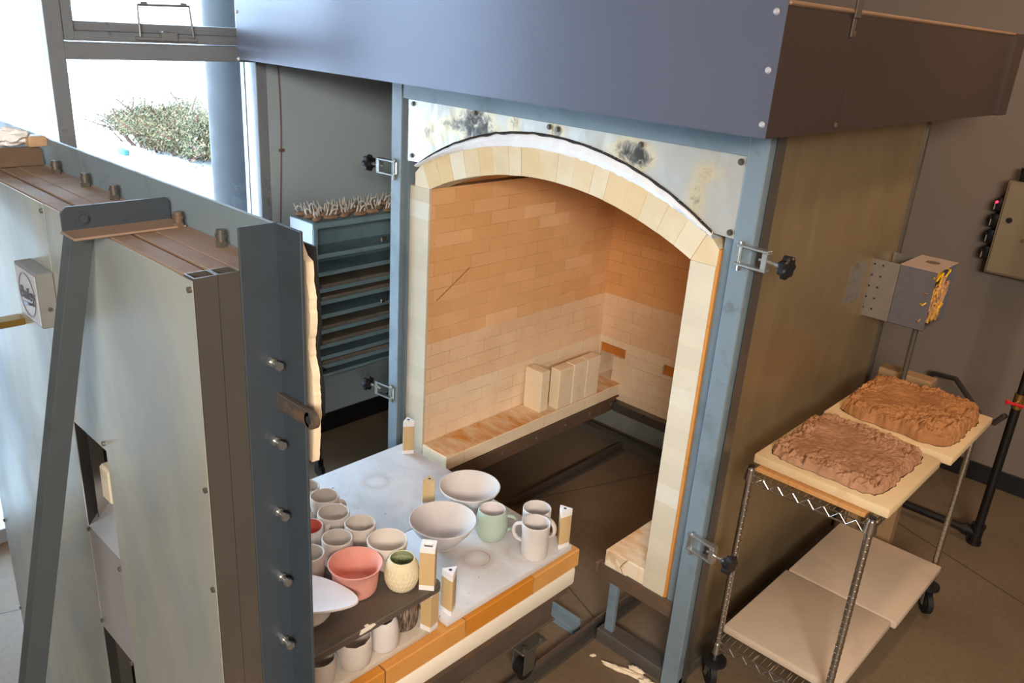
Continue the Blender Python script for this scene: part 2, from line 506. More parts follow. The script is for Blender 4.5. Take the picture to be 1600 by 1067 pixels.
def shrub():
    root = thing('shrub', 'low olive green juniper bush in the snow outside the window', 'bush', (-14.6, 6.55, -.1))
    rng = random.Random(3)
    stems = MB(); lv = MB()
    for i in range(210):
        bx = rng.uniform(-1.0, 3.0); by = rng.uniform(-.8, .9) + .06*bx
        hgt = (.25 + .35*rng.random() + .45*abs(noise.noise(V(bx*1.7, by*1.5, 3)))) * (1 - .3*max(0, -bx-.3))
        tip = V(bx + rng.uniform(-.35, .35), by + rng.uniform(-.45, .45), hgt)
        o_ = V(-14.6, 6.55, -.1)
        mid = V(bx*.8, by*.8, hgt*.5)
        stems.tube([o_ + V(bx*.6, by*.6, 0), o_ + mid, o_ + tip], .012, 5)
        for j in range(230):
            s = rng.random()
            c = mid.lerp(tip, s) + V(rng.gauss(0, .11), rng.gauss(0, .11), rng.gauss(0, .07))
            c.z = max(.02, c.z)
            d = V(rng.uniform(-1, 1), rng.uniform(-1, 1), rng.uniform(.1, 1)).normalized()
            u = d.cross(V(rng.random(), rng.random(), rng.random())).normalized()
            L = rng.uniform(.025, .065); w = .009
            c += o_
            lv.quad(c - u*w, c + u*w, c + d*L + u*w*.5, c + d*L - u*w*.5)
    t = NT('juniper_needles'); g = t.node('ShaderNodeNewGeometry').outputs['Random Per Island']
    t.set(t.ramp(g, [(0, S(34, 40, 22)), (.4, S(66, 70, 36)), (.75, S(110, 98, 62)), (1, S(140, 112, 88))]), .7)
    lv.build('foliage', t.m, root, smooth=0, recalc=False)
    stems.build('branches', plain('bush_twigs', S(96, 58, 48), .8), root)
shrub()
tag(MB().box(-14.05, -13.75, 5.55, 5.64, -.10, -.01, .02, 2).build('litter', plain('teal_litter', S(20, 90, 84), .4), org=(-13.9, 5.6, -.1)), 'small teal piece of litter in the snow below the bush', 'litter')
# ------------------------------------------------------------------ the kiln
kiln = thing('kiln', 'large open brick-lined kiln with arched doorway in a grey blue steel frame', 'kiln', (-1.97, 2.3, 0))
ORGK = kiln
XL, XR = -2.61, -1.327          # inner faces of the side walls
YF, YB = 2.30, 3.645            # brick face and inner back wall
LZ = .43                        # ledge top
XC, CZI, RI = -1.968, .324, 1.467
RO = RI + .114
def arcz(x, r, cz=CZI): return cz + math.sqrt(max(0, r*r - (x-XC)**2))
SPR = arcz(XL, RI)
# posts and beams
p = MB().box(-2.83, -2.762, 2.268, 2.345, 0, 2.10, .003)
p.box(-2.762, -2.736, 2.292, 2.345, .06, 2.0)
p.build('frame_post', STEEL_BLUE, kiln)
p = MB().box(-1.172, -1.106, 2.268, 2.345, 0, 2.10, .003)
p.build('frame_post', STEEL_BLUE, kiln)
MB().box(-1.222, -1.172, 2.310, 2.345, .30, 1.76, .001).build('inner_strip', STEEL_BLUE, kiln)
p = MB().box(-2.762, -1.172, 2.272, 2.345, 2.0, 2.10, .002)
p.build('frame_beam', STEEL_BLUE, kiln)
MB().box(-1.10, -1.098, 2.30, 2.34, .04, 2.08).box(-1.172, -1.100, 2.345, 2.36, .04, 2.09).build('edge_strip', MILL, kiln)
# outer casing
MB().box(-1.19, -1.172, 2.36, 3.81, .05, 2.095, .001).build('side_panel', GALV_TAN, kiln)
MB().box(-2.828, -2.812, 2.345, 3.81, .05, 2.095, .001).build('side_panel', GALV_TAN, kiln)
MB().box(-2.812, -1.19, 3.795, 3.81, .05, 2.095).build('back_panel', GALV, kiln)
for a_, b_ in ((-1.19, -1.160), (-2.83, -2.80)): MB().box(a_, b_, 3.81, 3.835, 0, 2.095).build('corner_angle', MILL, kiln)
MB().box(-2.81, -1.192, 2.36, 3.79, 2.06, 2.085).build('roof_panel', GALV, kiln)
# base frame
b = MB()
b.box(-1.496, -1.106, 2.285, 2.36, 0, .06, .003)
b.box(-1.19, -1.12, 2.36, 3.80, 0, .05, .003)
b.box(-2.83, -2.439, 2.285, 2.36, 0, .06, .003)
b.box(-2.82, -2.76, 2.36, 3.80, 0, .05, .003)
b.box(-2.76, -1.19, 3.70, 3.76, 0, .05, .003)
b.build('base_frame', stained('brown_grey_base_steel', S(84, 78, 72), S(70, 66, 64), rough=.5, scale=7), kiln)
for sx, x0, x1 in ((1, -1.475, -1.435), (-1, -2.52, -2.48)):
    MB().box(x0, x1, 2.305, 2.325, .06, .30, .002).build('ledge_leg', STEEL_BLUE, kiln)
MB().box(-1.528, -1.172, 2.302, 2.34, .285, .356, .003).box(-1.545, -1.528, 2.285, 2.325, .31, .358, .003).build('ledge_beam', RUSTY, kiln)
MB().box(-2.812, -2.47, 2.302, 2.34, .285, .356, .003).build('ledge_beam', RUSTY, kiln)
la = MB().box(-2.472, -2.452, 2.345, 3.68, .265, .352, .002).box(-2.60, -2.436, 2.345, 3.68, .346, .356, .002)
la = la.build('ledge_angle', RUSTY, kiln)
for y in (2.437, 2.70, 2.956, 3.19, 3.407, 3.60):
    MB().cyl((-2.4525, y, .305), (-2.444, y, .305), .009, 8).build('ledge_bolt', ZINC, la)
MB().box(-1.50, -1.48, 2.345, 3.68, .285, .352, .002).build('ledge_angle', RUSTY, kiln)
MB().box(-2.44, -1.50, 3.60, 3.70, .27, .326, .003).build('back_angle', MILL, kiln)

# brickwork -------------------------------------------------------------
MB().box(-2.736, XL, YF, YF+.012, .36, SPR, .001).build('door_jamb', BR_FRONT, kiln)
MB().box(XR, -1.233, YF, YF+.115, .36, SPR, .001).build('door_jamb', BR_FRONT, kiln)
ex = MB().box(-1.2329, -1.2235, YF+.002, YF+.09, .362, 1.70).build('jamb_edge', stained('rust_orange_jamb_edge', S(206, 138, 62), S(180, 110, 50), rough=.9, scale=9), kiln)
MB().box(-2.738, XL, YF+.012, YB, .36, SPR).build('side_wall', BR_LEFT, kiln)
MB().box(XR, -1.20, YF+.116, YB, .4301, SPR).build('side_wall', BR_LEFT, kiln)
# back wall with two flue openings at ledge level
bw = MB()
top = 1.86
bw.box(XL-.1, -2.604, YB, YB+.13, .325, top)
bw.box(-2.604, -2.427, YB, YB+.13, .640, top)
bw.box(-2.427, -2.172, YB, YB+.13, .325, top)
bw.box(-2.172, -1.99, YB, YB+.13, .640, top)
bw.box(-1.99, -1.70, YB, YB+.13, .325, top)
bw.box(-1.70, -1.50, YB, YB+.13, .640, top)
bw.box(-1.50, XR+.1, YB, YB+.13, .325, top)
bw.box(-2.604, -2.427, YB, YB+.13, .325, LZ)
bw.box(-2.172, -1.99, YB, YB+.13, .325, .58)
bw.box(-1.70, -1.50, YB, YB+.13, .325, .58)
bw.box(-2.505, -2.427, YB, YB+.13, LZ, .58)
bw.build('back_wall', BR_BACK, kiln)
FL = plain('brown_flue_brick', S(196, 122, 44), .9, 0, .2, 12, .4, 90)  # browner than the wall bricks around the openings
for a_, b_, d_ in ((-2.604, -2.427, .012), (-2.172, -1.99, .012), (-1.70, -1.50, .06)):
    MB().box(a_, b_, YB+d_, YB+.125, .582, .6399).build('flue_lintel', FL, kiln)
MB().box(-2.604, -2.505, YB+.125, YB+.14, LZ, .582).build('flue_back', CAST, kiln)
# ledges, with the chipped cracked corner on the right one
MB().box(XL, -2.436, YF, YB, .36, LZ, .004).build('ledge', BR_LEDGE, kiln)
rl = MB()
rl.box(-1.506, XR, YF, YB, .36, LZ, .004)
rl.prism([(-1.507, .355), (-1.4, .358), (-1.415, .40), (-1.40, .4302), (-1.47, .4325), (-1.507, .428)], 'y', YF-.002, YF+.11, .003)
rl.build('ledge', BR_LEDGE, kiln)
ck = MB()
ck.prism([(-1.418, .362), (-1.4165, .362), (-1.431, .385), (-1.421, .405), (-1.404, .431), (-1.406, .431), (-1.4235, .405), (-1.4335, .385)], 'y', YF-.0032, YF-.001)
ck.build('ledge_crack', CAVITY, kiln)
# arch of voussoirs over the doorway, and the vault behind it
def sector(a0, a1, r0, r1, n=3):
    P = []
    for i in range(n+1):
        a = a0 + (a1-a0)*i/n; P.append((XC + r0*math.sin(a), CZI + r0*math.cos(a)))
    for i in range(n, -1, -1):
        a = a0 + (a1-a0)*i/n; P.append((XC + r1*math.sin(a), CZI + r1*math.cos(a)))
    return P
amax = math.asin(.6405/RI)
NV = 17
rng = random.Random(5)
cuts = [-amax + 2*amax*i/NV + (rng.uniform(-.006, .006) if 0 < i < NV else 0) for i in range(NV+1)]
ar = MB()
for a, b_ in zip(cuts, cuts[1:]):
    d = rng.uniform(0, .0025)
    ar.prism(sector(a+.0002, b_-.0002, RI + rng.uniform(0, .0015), RO), 'y', YF-.001+d*.6, YF+.11, .0006)
for s in (-1, 1):     # skewbacks on the jambs
    xo = XC + s*.737
    xa = XC + s*RI*math.sin(amax); xb = XC + s*RO*math.sin(amax)
    P = [(xa, SPR+.0005), (xo, SPR+.0005), (xo, 1.70), (xo - s*.012, 1.712), (xb, CZI + RO*math.cos(amax))]
    ar.prism(P, 'y', YF, YF+.11, .0012)
ar.build('arch', ARCH, kiln)
va = MB()
va.prism(sector(-amax, amax, RI+.012, RI+.12, 26), 'y', YF+.112, YB+.02)
va.build('vault', plain('orange_vault_brick', S(208, 150, 92), .92, 0, .15, 6, .3, 90), kiln)
# blanket of white fibre squeezed above the arch
fb = MB()
CZ2, R2_ = .645, 1.312
N = 90
lo = []; hi = []
for i in range(N+1):
    a = -.474 + (.474+.468)*i/N
    x = XC + RO*math.sin(a)
    z0 = CZI + RO*math.cos(a) - .006 + .006*noise.noise(V(i*.7, 3, 0))
    z1 = CZ2 + math.sqrt(R2_**2 - (x+1.955)**2) + .005*noise.noise(V(i*.35, 9, 0)) - .003
    z1 = max(z1, z0+.016)
    lo.append((x, z0)); hi.append((x, z1))
for i in range(N):
    j = 0
    P = [lo[i], lo[i+1], hi[i+1], hi[i]]
    fb.quad((P[0][0], YF-.008, P[0][1]), (P[1][0], YF-.008, P[1][1]), (P[1][0], YF-.022, (P[1][1]+P[2][1])/2), (P[0][0], YF-.022, (P[0][1]+P[3][1])/2))
    fb.quad((P[0][0], YF-.022, (P[0][1]+P[3][1])/2), (P[1][0], YF-.022, (P[1][1]+P[2][1])/2), (P[2][0], YF-.010, P[2][1]), (P[3][0], YF-.010, P[3][1]))
    fb.quad((P[0][0], YF-.008, P[0][1]), (P[0][0], YF+.05, P[0][1]), (P[1][0], YF+.05, P[1][1]), (P[1][0], YF-.008, P[1][1]))
    fb.quad((P[3][0], YF-.010, P[3][1]), (P[3][0], YF+.05, P[3][1]), (P[2][0], YF+.05, P[2][1]), (P[2][0], YF-.010, P[2][1]))
bmesh.ops.remove_doubles(fb.bm, verts=fb.bm.verts, dist=.0001)
fb.build('fibre_blanket', FIBER, kiln, smooth=50)
ch = MB()
for i in range(N):
    if i < 14: continue
    w = .0035 + .003*noise.noise(V(i*.5, 1, 4))
    a_, b_ = hi[i], hi[i+1]
    ch.quad((a_[0], YF-.019, a_[1]-.004), (b_[0], YF-.019, b_[1]-.004), (b_[0], YF-.021, b_[1]+w), (a_[0], YF-.021, a_[1]+w))
    ch.quad((a_[0], YF-.021, a_[1]+w), (b_[0], YF-.021, b_[1]+w), (b_[0], YF+.01, b_[1]+w), (a_[0], YF+.01, a_[1]+w))
ch.build('charred_edge', plain('charred_black_fibre', S(44, 34, 30), .95, 0, .4, 40), kiln)
# two spandrel plates cut round the arch
def plate(x0, x1, name):
    P = []
    n = 24
    zc = lambda x: CZ2 + math.sqrt(R2_**2 - (x+1.955)**2) + .002
    xi0 = max(x0, -2.665); xi1 = min(x1, -1.246)
    if x0 < -2.7: P.append((x0, 1.747))
    for i in range(n+1):
        x = xi0 + (xi1-xi0)*i/n; P.append((x, zc(x)))
    if x1 > -1.2: P.append((x1-.05, 1.745)); P.append((x1, 1.747))
    P += [(x1, 2.006), (x0, 2.008)]
    # strips, so that no long concave face is needed
    mb = MB(); m2 = []
    xs = sorted(set([x0, x1] + [xi0 + (xi1-xi0)*i/n for i in range(n+1)]))
    for a, b_ in zip(xs, xs[1:]):
        za = zc(a) if xi0 <= a <= xi1 else 1.747
        zb = zc(b_) if xi0 <= b_ <= xi1 else 1.747
        if a == xi0 and x0 < -2.7 and False: pass
        m2.append((a, b_, za, zb))
    for a, b_, za, zb in m2:
        for y in (2.283, 2.286):
            mb.quad((a, y, za), (b_, y, zb), (b_, y, 2.006), (a, y, 2.006))
        mb.quad((a, 2.283, za), (a, 2.286, za), (b_, 2.286, zb), (b_, 2.283, zb))
        mb.quad((a, 2.283, 2.006), (a, 2.286, 2.006), (b_, 2.286, 2.006), (b_, 2.283, 2.006))
    bmesh.ops.remove_doubles(mb.bm, verts=mb.bm.verts, dist=.00005)
    pl = mb.build('spandrel_plate', HEAT, kiln, smooth=40)
    return pl
plL = plate(-2.736, -1.944, 'l'); plR = plate(-1.941, -1.174, 'r')
def bolts(pts, parent, r=.0085):
    for x, z in pts:
        m_ = MB().cyl((x, 2.283, z), (x, 2.280, z), r*1.25, 14).cyl((x, 2.280, z), (x, 2.2735, z), r*.8, 6)
        m_.build('bolt', MILL, parent)
bolts([(-2.706, 1.984), (-2.708, 1.772), (-2.338, 1.990), (-1.958, 1.985)], plL)
bolts([(-1.918, 1.982), (-1.559, 1.979), (-1.195, 1.980), (-1.194, 1.765)], plR)
# swing clamps on both posts
def clamp(x, s, z, tilt):
    """s=+1: swings out to +x from the right post, -1: to -x from the left post; tilt swings it towards the door side"""
    cx, cy = x, 2.262
    d = V(s*math.cos(tilt), -math.sin(tilt), 0); nrm = V(-d.y, d.x, 0)
    B = lambda a, w, h: V(cx, cy, z) + d*a + nrm*w + V(0, 0, h)
    m_ = MB()
    def bar(a0, a1, w0, w1, h0, h1):
        q = MB(); q.box(a0, a1, w0, w1, h0, h1, .0015)
        mat_ = Matrix(((d.x, nrm.x, 0, cx), (d.y, nrm.y, 0, cy), (0, 0, 1, z), (0, 0, 0, 1)))
        bmesh.ops.transform(q.bm, matrix=mat_, verts=q.bm.verts)
        me = bpy.data.meshes.new('t'); q.bm.to_mesh(me); q.bm.free(); m_.bm.from_mesh(me); bpy.data.meshes.remove(me)
    bar(-.012, .098, -.013, .013, .025, .033)
    bar(-.012, .098, -.013, .013, -.033, -.025)
    bar(.080, .098, -.014, .014, -.026, .026)
    bar(-.004, .004, -.004, .004, -.045, .040)
    m_.cyl(B(0, 0, .031), B(0, 0, .040), .007, 10)
    m_.cyl(B(0, 0, -.031), B(0, 0, -.050), .007, 10)
    m_.box(cx-.012*s-.006, cx-.012*s+.006, 2.262, 2.270, z-.03, z+.03, .001)
    c = m_.build('clamp', ZINC, kiln)
    MB().cyl(B(.065, 0, 0), B(.135, 0, 0), .0045, 10).cyl(B(.122, 0, 0), B(.136, 0, 0), .008, 6).build('threaded_rod', ZINC, c)
    k = MB()
    k.cyl(B(.134, 0, 0), B(.150, 0, 0), .013, 16, r2=.020)
    # lobed star knob
    n = 56; ra = []; 
    for (aa, sc) in ((.146, .80), (.150, 1.0), (.166, 1.0), (.171, .82)):
        row = []
        for j in range(n):
            th = 2*PI*j/n; r = .033*sc*(1 + .12*math.cos(7*th))
            row.append(k.bm.verts.new(B(aa, r*math.cos(th), r*math.sin(th))))
        ra.append(row)
    for a_, b_ in zip(ra, ra[1:]):
        for j in range(n): k.bm.faces.new((a_[j], a_[(j+1) % n], b_[(j+1) % n], b_[j]))
    k.bm.faces.new(ra[0]); k.bm.faces.new(list(reversed(ra[-1])))
    k.build('knob', BLACKP, c)
clamp(-1.137, 1, 1.712, .10)
clamp(-1.135, 1, .676, .12)
clamp(-2.800, -1, 1.705, .10)
clamp(-2.800, -1, .640, .12)
MB().box(-1.1719, -1.170, 3.30, 3.47, 1.33, 1.50).build('label_plate', stained('scuffed_label_plate', S(150, 146, 138), S(120, 116, 108), rough=.35, metal=.6, scale=20, dark=S(70, 66, 60)), kiln)
# control box on a bracket at the back of the right side
BXM = plain('grey_box_paint', S(92, 90, 94), .45, 0, .06, 10)
BXT = plain('light_box_paint', S(168, 150, 138), .5, 0, .06, 10)
BY = 3.54
sx_ = lambda x: x*BY/3.35
sz_ = lambda z: CAM_H - (CAM_H - z)*BY/3.35
x0, x1, x2 = sx_(-1.112), sx_(-1.004), sx_(-.864)
zt, zb = sz_(1.537), sz_(1.297)
br_ = MB().box(-1.171, x1, BY, BY+.004, zb, zt, .001)
br_.box(-1.171, x0, BY-.012, BY, zb, zt, .001)
bh = br_.build('box_bracket', plain('dull_bracket_zinc', S(140, 132, 124), .45, .5, .06, 20), kiln)
for i in range(5):
    for dx in (0, .035):
        xx = x0 + .012 + dx - .002*i; zz = zt - .022 - i*(zt-zb-.03)/4.6
        MB().cyl((xx, BY-.0015, zz), (xx, BY+.001, zz), .0045, 8).build('bracket_hole', CAVITY, bh)
MB().box(-1.16, x1, BY+.20, BY+.204, zb, zt).build('box_bracket', ZINC, kiln)
cb = MB()
cb.box(x1, x2, BY, BY+.003, zb, zt, .001)
cb.box(x1, x2, BY+.253, BY+.256, zb, zt, .001)
cb.box(x1, x1+.003, BY, BY+.256, zb, zt, .001)
cb.box(x1, x2, BY, BY+.256, zb, zb+.003, .001)
ctrl = cb.build('control_box', BXM, kiln)
tp = MB().box(x1-.001, x2+.002, BY-.001, BY+.257, zt, zt+.003, .001)
MB_top = tp.build('box_lid', BXT, ctrl)
v_ = MB()
for i in range(6):
    w = .03*math.sqrt(max(.05, 1-((i-2.5)/3.2)**2))
    v_.box(x1+.055+i*.009, x1+.060+i*.009, BY+.15-w, BY+.15+w, zt+.003, zt+.0036)
v_.build('lid_vent', CAVITY, ctrl)
for i, (r, dz) in enumerate(((.017, .045), (.014, .085), (.021, .13), (.016, .175), (.015, .212))):
    c_ = V(x1+.045-.004*i, BY-.0012, zt-dz)
    MB().tube([c_ + V(r*math.cos(q), 0, r*math.sin(q)) for q in [2*PI*j/24 for j in range(25)]], .0011, 6, caps=False).build('knockout', BXM, ctrl)
MB().box(x1+.02, x1+.025, BY+.01, BY+.246, zb+.01, zt-.01).build('back_plate', plain('tan_back_plate', S(150, 120, 70), .6), ctrl)
YEL = plain('yellow_wire', S(226, 176, 20), .45, 0, .1, 30); WR = plain('brown_and_white_wire', S(176, 130, 92), .5, 0, .3, 60)
rg = random.Random(11)
for mm, n_, nm in ((YEL, 24, 'yellow_wires'), (WR, 64, 'tan_wires')):
    w_ = MB()
    for i in range(n_):
        y_ = BY + rg.uniform(.03, .22); z_ = zb + rg.uniform(.015, .15 if mm is WR else .21)
        pts = [V(x2-.07, y_, z_), V(x2-.025, y_+rg.uniform(-.05, .05), z_+rg.uniform(-.02, .05)), V(x2-.008, y_+rg.uniform(-.04, .04), min(zt-.02, z_+rg.uniform(.01, .08))), V(x2-.012, y_+rg.uniform(-.05, .05), z_-.005)]
        w_.tube(pts, .0035, 6)
    if mm is YEL:
        w_.box(x2-.04, x2-.012, BY+.012, BY+.028, zb+.09, zt-.02, .002)
        w_.box(x2-.05, x2-.015, BY+.05, BY+.11, zt-.045, zt-.015, .004)
    w_.build(nm, mm, ctrl)
MB().cyl((x1+.10, BY+.075, zb), (x1+.10, BY+.075, .02), .012, 12).build('conduit', MILL, kiln)

# four loose firebricks stand on the left ledge
def loose(x0, x1, y0, y1, z0, z1, lab, rz=0):
    o = MB().box(x0, x1, y0, y1, z0+.0006, z1, .003).build('firebrick', FBRICK, org=((x0+x1)/2, (y0+y1)/2, z0))
    tag(o, lab, 'brick'); o.rotation_euler.z = rz
    return o
loose(-2.592, -2.474, 2.985, 3.048, LZ, LZ+.229, 'cream firebrick standing alone on the kiln ledge, nearest the door', .0)
loose(-2.505, -2.441, 3.088, 3.201, LZ, LZ+.226, 'cream firebrick standing on the kiln ledge, first of the close row of three')
loose(-2.503, -2.440, 3.204, 3.316, LZ, LZ+.229, 'cream firebrick standing on the kiln ledge, middle of the close row of three')
loose(-2.504, -2.440, 3.319, 3.431, LZ, LZ+.228, 'cream firebrick standing on the kiln ledge, last of the row, by the flue hole')

# ------------------------------------------------------------------ exhaust hood
HX0, HX1, HY0, HY1, HZ0, HZ1 = -3.60, -.993, 2.0, 4.15, 2.088, 2.405
HOOD = plain('blue_grey_hood_paint', S(98, 101, 116), .30, .3, .03, 2, .08, 60)
HOODS = plain('shaded_hood_side', S(70, 58, 52), .36, .35, .05, 2, .08, 60)  # same paint as the front, with the side's shade put into the colour
hood = thing('exhaust_hood', 'long blue grey sheet metal hood hanging above the kiln doorway', 'hood', (-2.3, 3.1, HZ0))
MB().box(HX0, HX1, HY0, HY0+.003, HZ0, HZ1+.25).build('front_panel', HOOD, hood)
MB().box(HX1-.003, HX1, HY0+.003, 2.43, HZ0, HZ1).box(HX1-.0025, HX1+.001, 2.432, HY1, HZ0, HZ1).build('side_panel', HOODS, hood)
MB().box(HX0, HX0+.003, HY0+.003, HY1, HZ0, HZ1).build('side_panel', HOODS, hood)
MB().box(HX1-.02, HX1+.02, HY1-.10, HY1+.02, HZ0, HZ1+.01, .003).build('corner_flange', HOODS, hood)
MB().box(HX1-.03, HX1+.006, HY0+.004, HY1, HZ1, HZ1+.012, .004).build('top_lip', plain('brass_brown_lip', S(150, 120, 96), .4, .3, .1, 8), hood)
MB().box(HX0, HX1-.03, HY0+.4, HY1, HZ1-.004, HZ1).build('top_panel', HOODS, hood)
MB().box(HX1+.0015, HX1+.006, 2.392, 2.412, HZ1-.06, HZ1+.06, .001).box(HX1+.0065, HX1+.010, 2.385, 2.425, HZ1-.01, CZ, .001).build('hanger_strap', MILL, hood)
for x, z in ((-1.008, 2.122), (-1.016, 2.253), (-1.020, 2.389), (-3.590, 2.288), (-3.592, 2.09)):
    MB().cyl((x, HY0, z), (x, HY0-.006, z), .0085, 14, r2=.005).build('rivet', plain('rivet_%d' % int(z*1000), S(190, 190, 196), .4, .3), hood)
for y, z in ((2.415, HZ0+.02), (2.415, HZ1-.05), (HY1-.09, HZ0+.04), (HY1-.08, HZ1-.03)):
    MB().cyl((HX1+.001, y, z), (HX1+.006, y, z), .007, 10).build('rivet', RUSTY, hood)

# ------------------------------------------------------------------ rails on the floor
RAILM = stained('dark_worn_rail_steel', S(120, 114, 108), S(130, 116, 100), rough=.34, metal=.7, scale=7, stretch=(1, .3, 1))
def rail(x, s, lab):
    m_ = MB().box(x-.035, x+.035, .2, 3.68, 0, .012, .002).box(x-.009, x+.009, .2, 3.68, .012, .052, .004, 2)
    o = m_.build('rail', RAILM, org=(x, 1.9, 0)); tag(o, lab, 'rail')
rail(-1.535, 1, 'dark steel floor rail under the right side of the pottery cart')
rail(-2.40, -1, 'dark steel floor rail crossing the kiln floor on the left')
m_ = MB().box(-2.36, -1.575, 2.235, 2.275, 0, .030, .002).box(-2.36, -1.575, 2.275, 2.285, 0, .055, .002)
tag(m_.build('rail_tie', STEEL_BLUE, org=(-1.97, 2.26, 0)), 'blue grey steel cross tie between the two floor rails', 'rail tie')

# ------------------------------------------------------------------ the car that carries the ware
car = thing('kiln_car', 'brick topped kiln car on wheels, loaded with pottery, in front of the kiln', 'cart', (-1.98, 1.45, 0))
CX0, CX1, CY0, CY1 = -2.50, -1.518, .86, 2.115
MB().box(CX0, CX1+.005, CY0, CY1+.018, .43, .505, .004).build('brick_course', BR_CAR, car)
MB().box(CX0-.012, CX1+.006, CY0, CY1+.006, .352, .4295, .012, 2).build('castable_deck', CAST, car)
fr = MB()
fr.box(CX1-.045, CX1-.005, CY0, CY1-.02, .318, .350, .003)
fr.box(CX0+.005, CX0+.045, CY0, CY1-.02, .318, .350, .003)
fr.box(CX0+.045, CX1-.045, CY1-.06, CY1-.02, .318, .350, .003)
fr.box(CX0+.045, CX1-.045, CY0, CY0+.04, .318, .350, .003)
fr.build('deck_frame', RUSTY, car)
ch_ = MB()
for x in (CX1-.055, CX0+.03):
    ch_.box(x, x+.012, CY0, CY1-.055, .205, .318, .002)
    ch_.box(x-.02, x+.03, CY0, CY1-.055, .197, .208, .002)
ch_.box(CX0+.042, CX1-.055, CY1-.08, CY1-.068, .205, .318, .002)
ch_.build('side_channel', plain('brown_channel_steel', S(104, 92, 80), .45, .35, .15, 6, .1), car)
for x in (-1.535, -2.40):
    for y in (1.02, 1.885):
        w_ = MB().cyl((x-.022, y, .089), (x+.012, y, .089), .036, 28).cyl((x+.012, y, .089), (x+.020, y, .089), .048, 28).cyl((x-.03, y, .089), (x+.028, y, .089), .010, 12)
        wo = w_.build('wheel', BLACKM, car)
        h = MB().box(x-.034, x-.026, y-.03, y+.03, .075, .19, .002).box(x+.024, x+.030, y-.03, y+.03, .075, .19, .002).box(x-.045, x+.040, y-.055, y+.075, .188, .197, .002)
        h.build('wheel_bracket', MILL, wo)
        for yy in (y-.035, y+.055): MB().cyl((x+.028, yy, .197), (x+.028, yy, .211), .011, 6).build('wheel_bolt', MILL, wo)

# ------------------------------------------------------------------ the door at the far end of the car, nearest the camera
door = thing('kiln_door', 'tall free standing kiln door of galvanized sheet on a steel frame with an angled brace', 'door', (-1.98, .66, 0))
DX0, DX1, DZ = -2.735, -1.242, 1.90
DY0, DY1, DY2, DY3 = .59, .632, .672, .75
MB().box(-2.722, -1.912, DY0-.002, DY0, .12, DZ-.004).build('outer_sheet', GALV, door)
MB().box(-1.722, -1.244, DY0-.002, DY0, .12, DZ-.004).build('outer_sheet', GALV, door)
MB().box(-1.9115, -1.7225, DY0-.0012, DY0+.0002, 1.377, DZ-.003).build('recessed_sheet', GALV, door)
# the open slot in the middle with the folded burner cover
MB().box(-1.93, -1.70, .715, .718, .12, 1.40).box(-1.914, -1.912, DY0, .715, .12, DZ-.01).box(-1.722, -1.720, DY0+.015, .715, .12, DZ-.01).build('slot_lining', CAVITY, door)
MB().box(-1.90, -1.894, DY0+.02, DY0+.05, .12, 1.36).build('slot_strip', MILL, door)
cv = MB()
cv.prism([(DY0, .775), (DY0, 1.085), (.66, 1.17), (.66, .80)], 'x', -1.911, -1.7235)
cvo = cv.build('burner_cover', plain('bright_folded_sheet', S(206, 208, 216), .3, .7, .06, 4, .25, 14, .004), door)
MB().box(-1.775, -1.722, .585, .655, 1.235, 1.325, .006).build('plug_brick', stained('grey_speckled_plug_brick', S(196, 188, 168), S(170, 160, 140), rough=.9, scale=20, dark=S(120, 112, 98), bump=.5), door)
# frame tubes along the top, bottom and sides
tb = MB()
tb.box(DX0, -1.278, DY0+.001, DY1-.005, DZ-.04, DZ, .001)
tb.box(DX0, -1.278, DY1+.004, DY2, DZ-.04, DZ, .001)
tb.box(DX0, -1.25, DY2+.001, DY3-.007, DZ-.006, DZ+.001, .001)
tb.build('top_tubes', DUST, door)
MB().box(DX0, -1.278, DY1-.0049, DY1+.0039, DZ-.03, DZ-.012).build('tube_gap_shade', CAVITY, door)  # dark strip laid in as the shade between the two top tubes
def hollow(m_, x0, x1, y0, y1, z0, z1, t=.003):
    m_.box(x0, x1, y0, y0+t, z0, z1); m_.box(x0, x1, y1-t, y1, z0, z1)
    m_.box(x0, x0+t, y0+t, y1-t, z0, z1); m_.box(x1-t, x1, y0+t, y1-t, z0, z1)
for a, b_ in ((DY0+.001, DY1), (DY1+.001, DY2)):
    t_ = MB(); hollow(t_, DX1-.036, DX1, a, b_, .12, DZ)
    t_.build('side_tube', MILL, door)
t_ = MB(); hollow(t_, DX0, DX0+.036, DY0+.001, DY2, .12, DZ-.042)
t_.build('side_tube', MILL, door)
MB().box(DX0+.036, DX1-.036, DY0+.001, DY2, .12, .16).build('bottom_tube', MILL, door)
MB().box(DX0, DX1-.0035, DY3-.006, DY3, DZ-.004, 1.973, .002).build('top_flange', STEEL_BLUE, door)
# vertical angle at the right edge
va_ = MB().box(DX1-.003, DX1+.002, DY2+.001, DY3, .10, 1.975, .0015).box(DX1+.002, -1.166, DY3-.006, DY3, .10, 1.975, .0015)
va_.build('edge_angle', STEEL_DARK, door)
for z in (1.721, 1.560, 1.404, 1.251, 1.092, .93, .77):
    MB().cyl((DX1+.002, .722, z), (DX1+.010, .722, z), .009, 6).cyl((DX1+.010, .722, z), (DX1+.030, .722, z), .0055, 12).cyl((DX1+.026, .722, z), (DX1+.034, .722, z), .0085, 6).build('side_bolt', ZINC, door)
lg = MB().box(-1.255, -1.135, DY3-.018, DY3-.0061, 1.622, 1.655, .002)
lg.cyl((-1.135, DY3-.018, 1.6385), (-1.135, DY3-.0061, 1.6385), .0165, 20)
lgo = lg.build('latch_lug', stained('latch_steel', S(72, 66, 62), S(110, 84, 60), rough=.5, scale=16), door)
MB().cyl((-1.138, DY3-.0186, 1.6385), (-1.138, DY3-.0055, 1.6385), .008, 16).build('lug_hole', CAVITY, lgo)
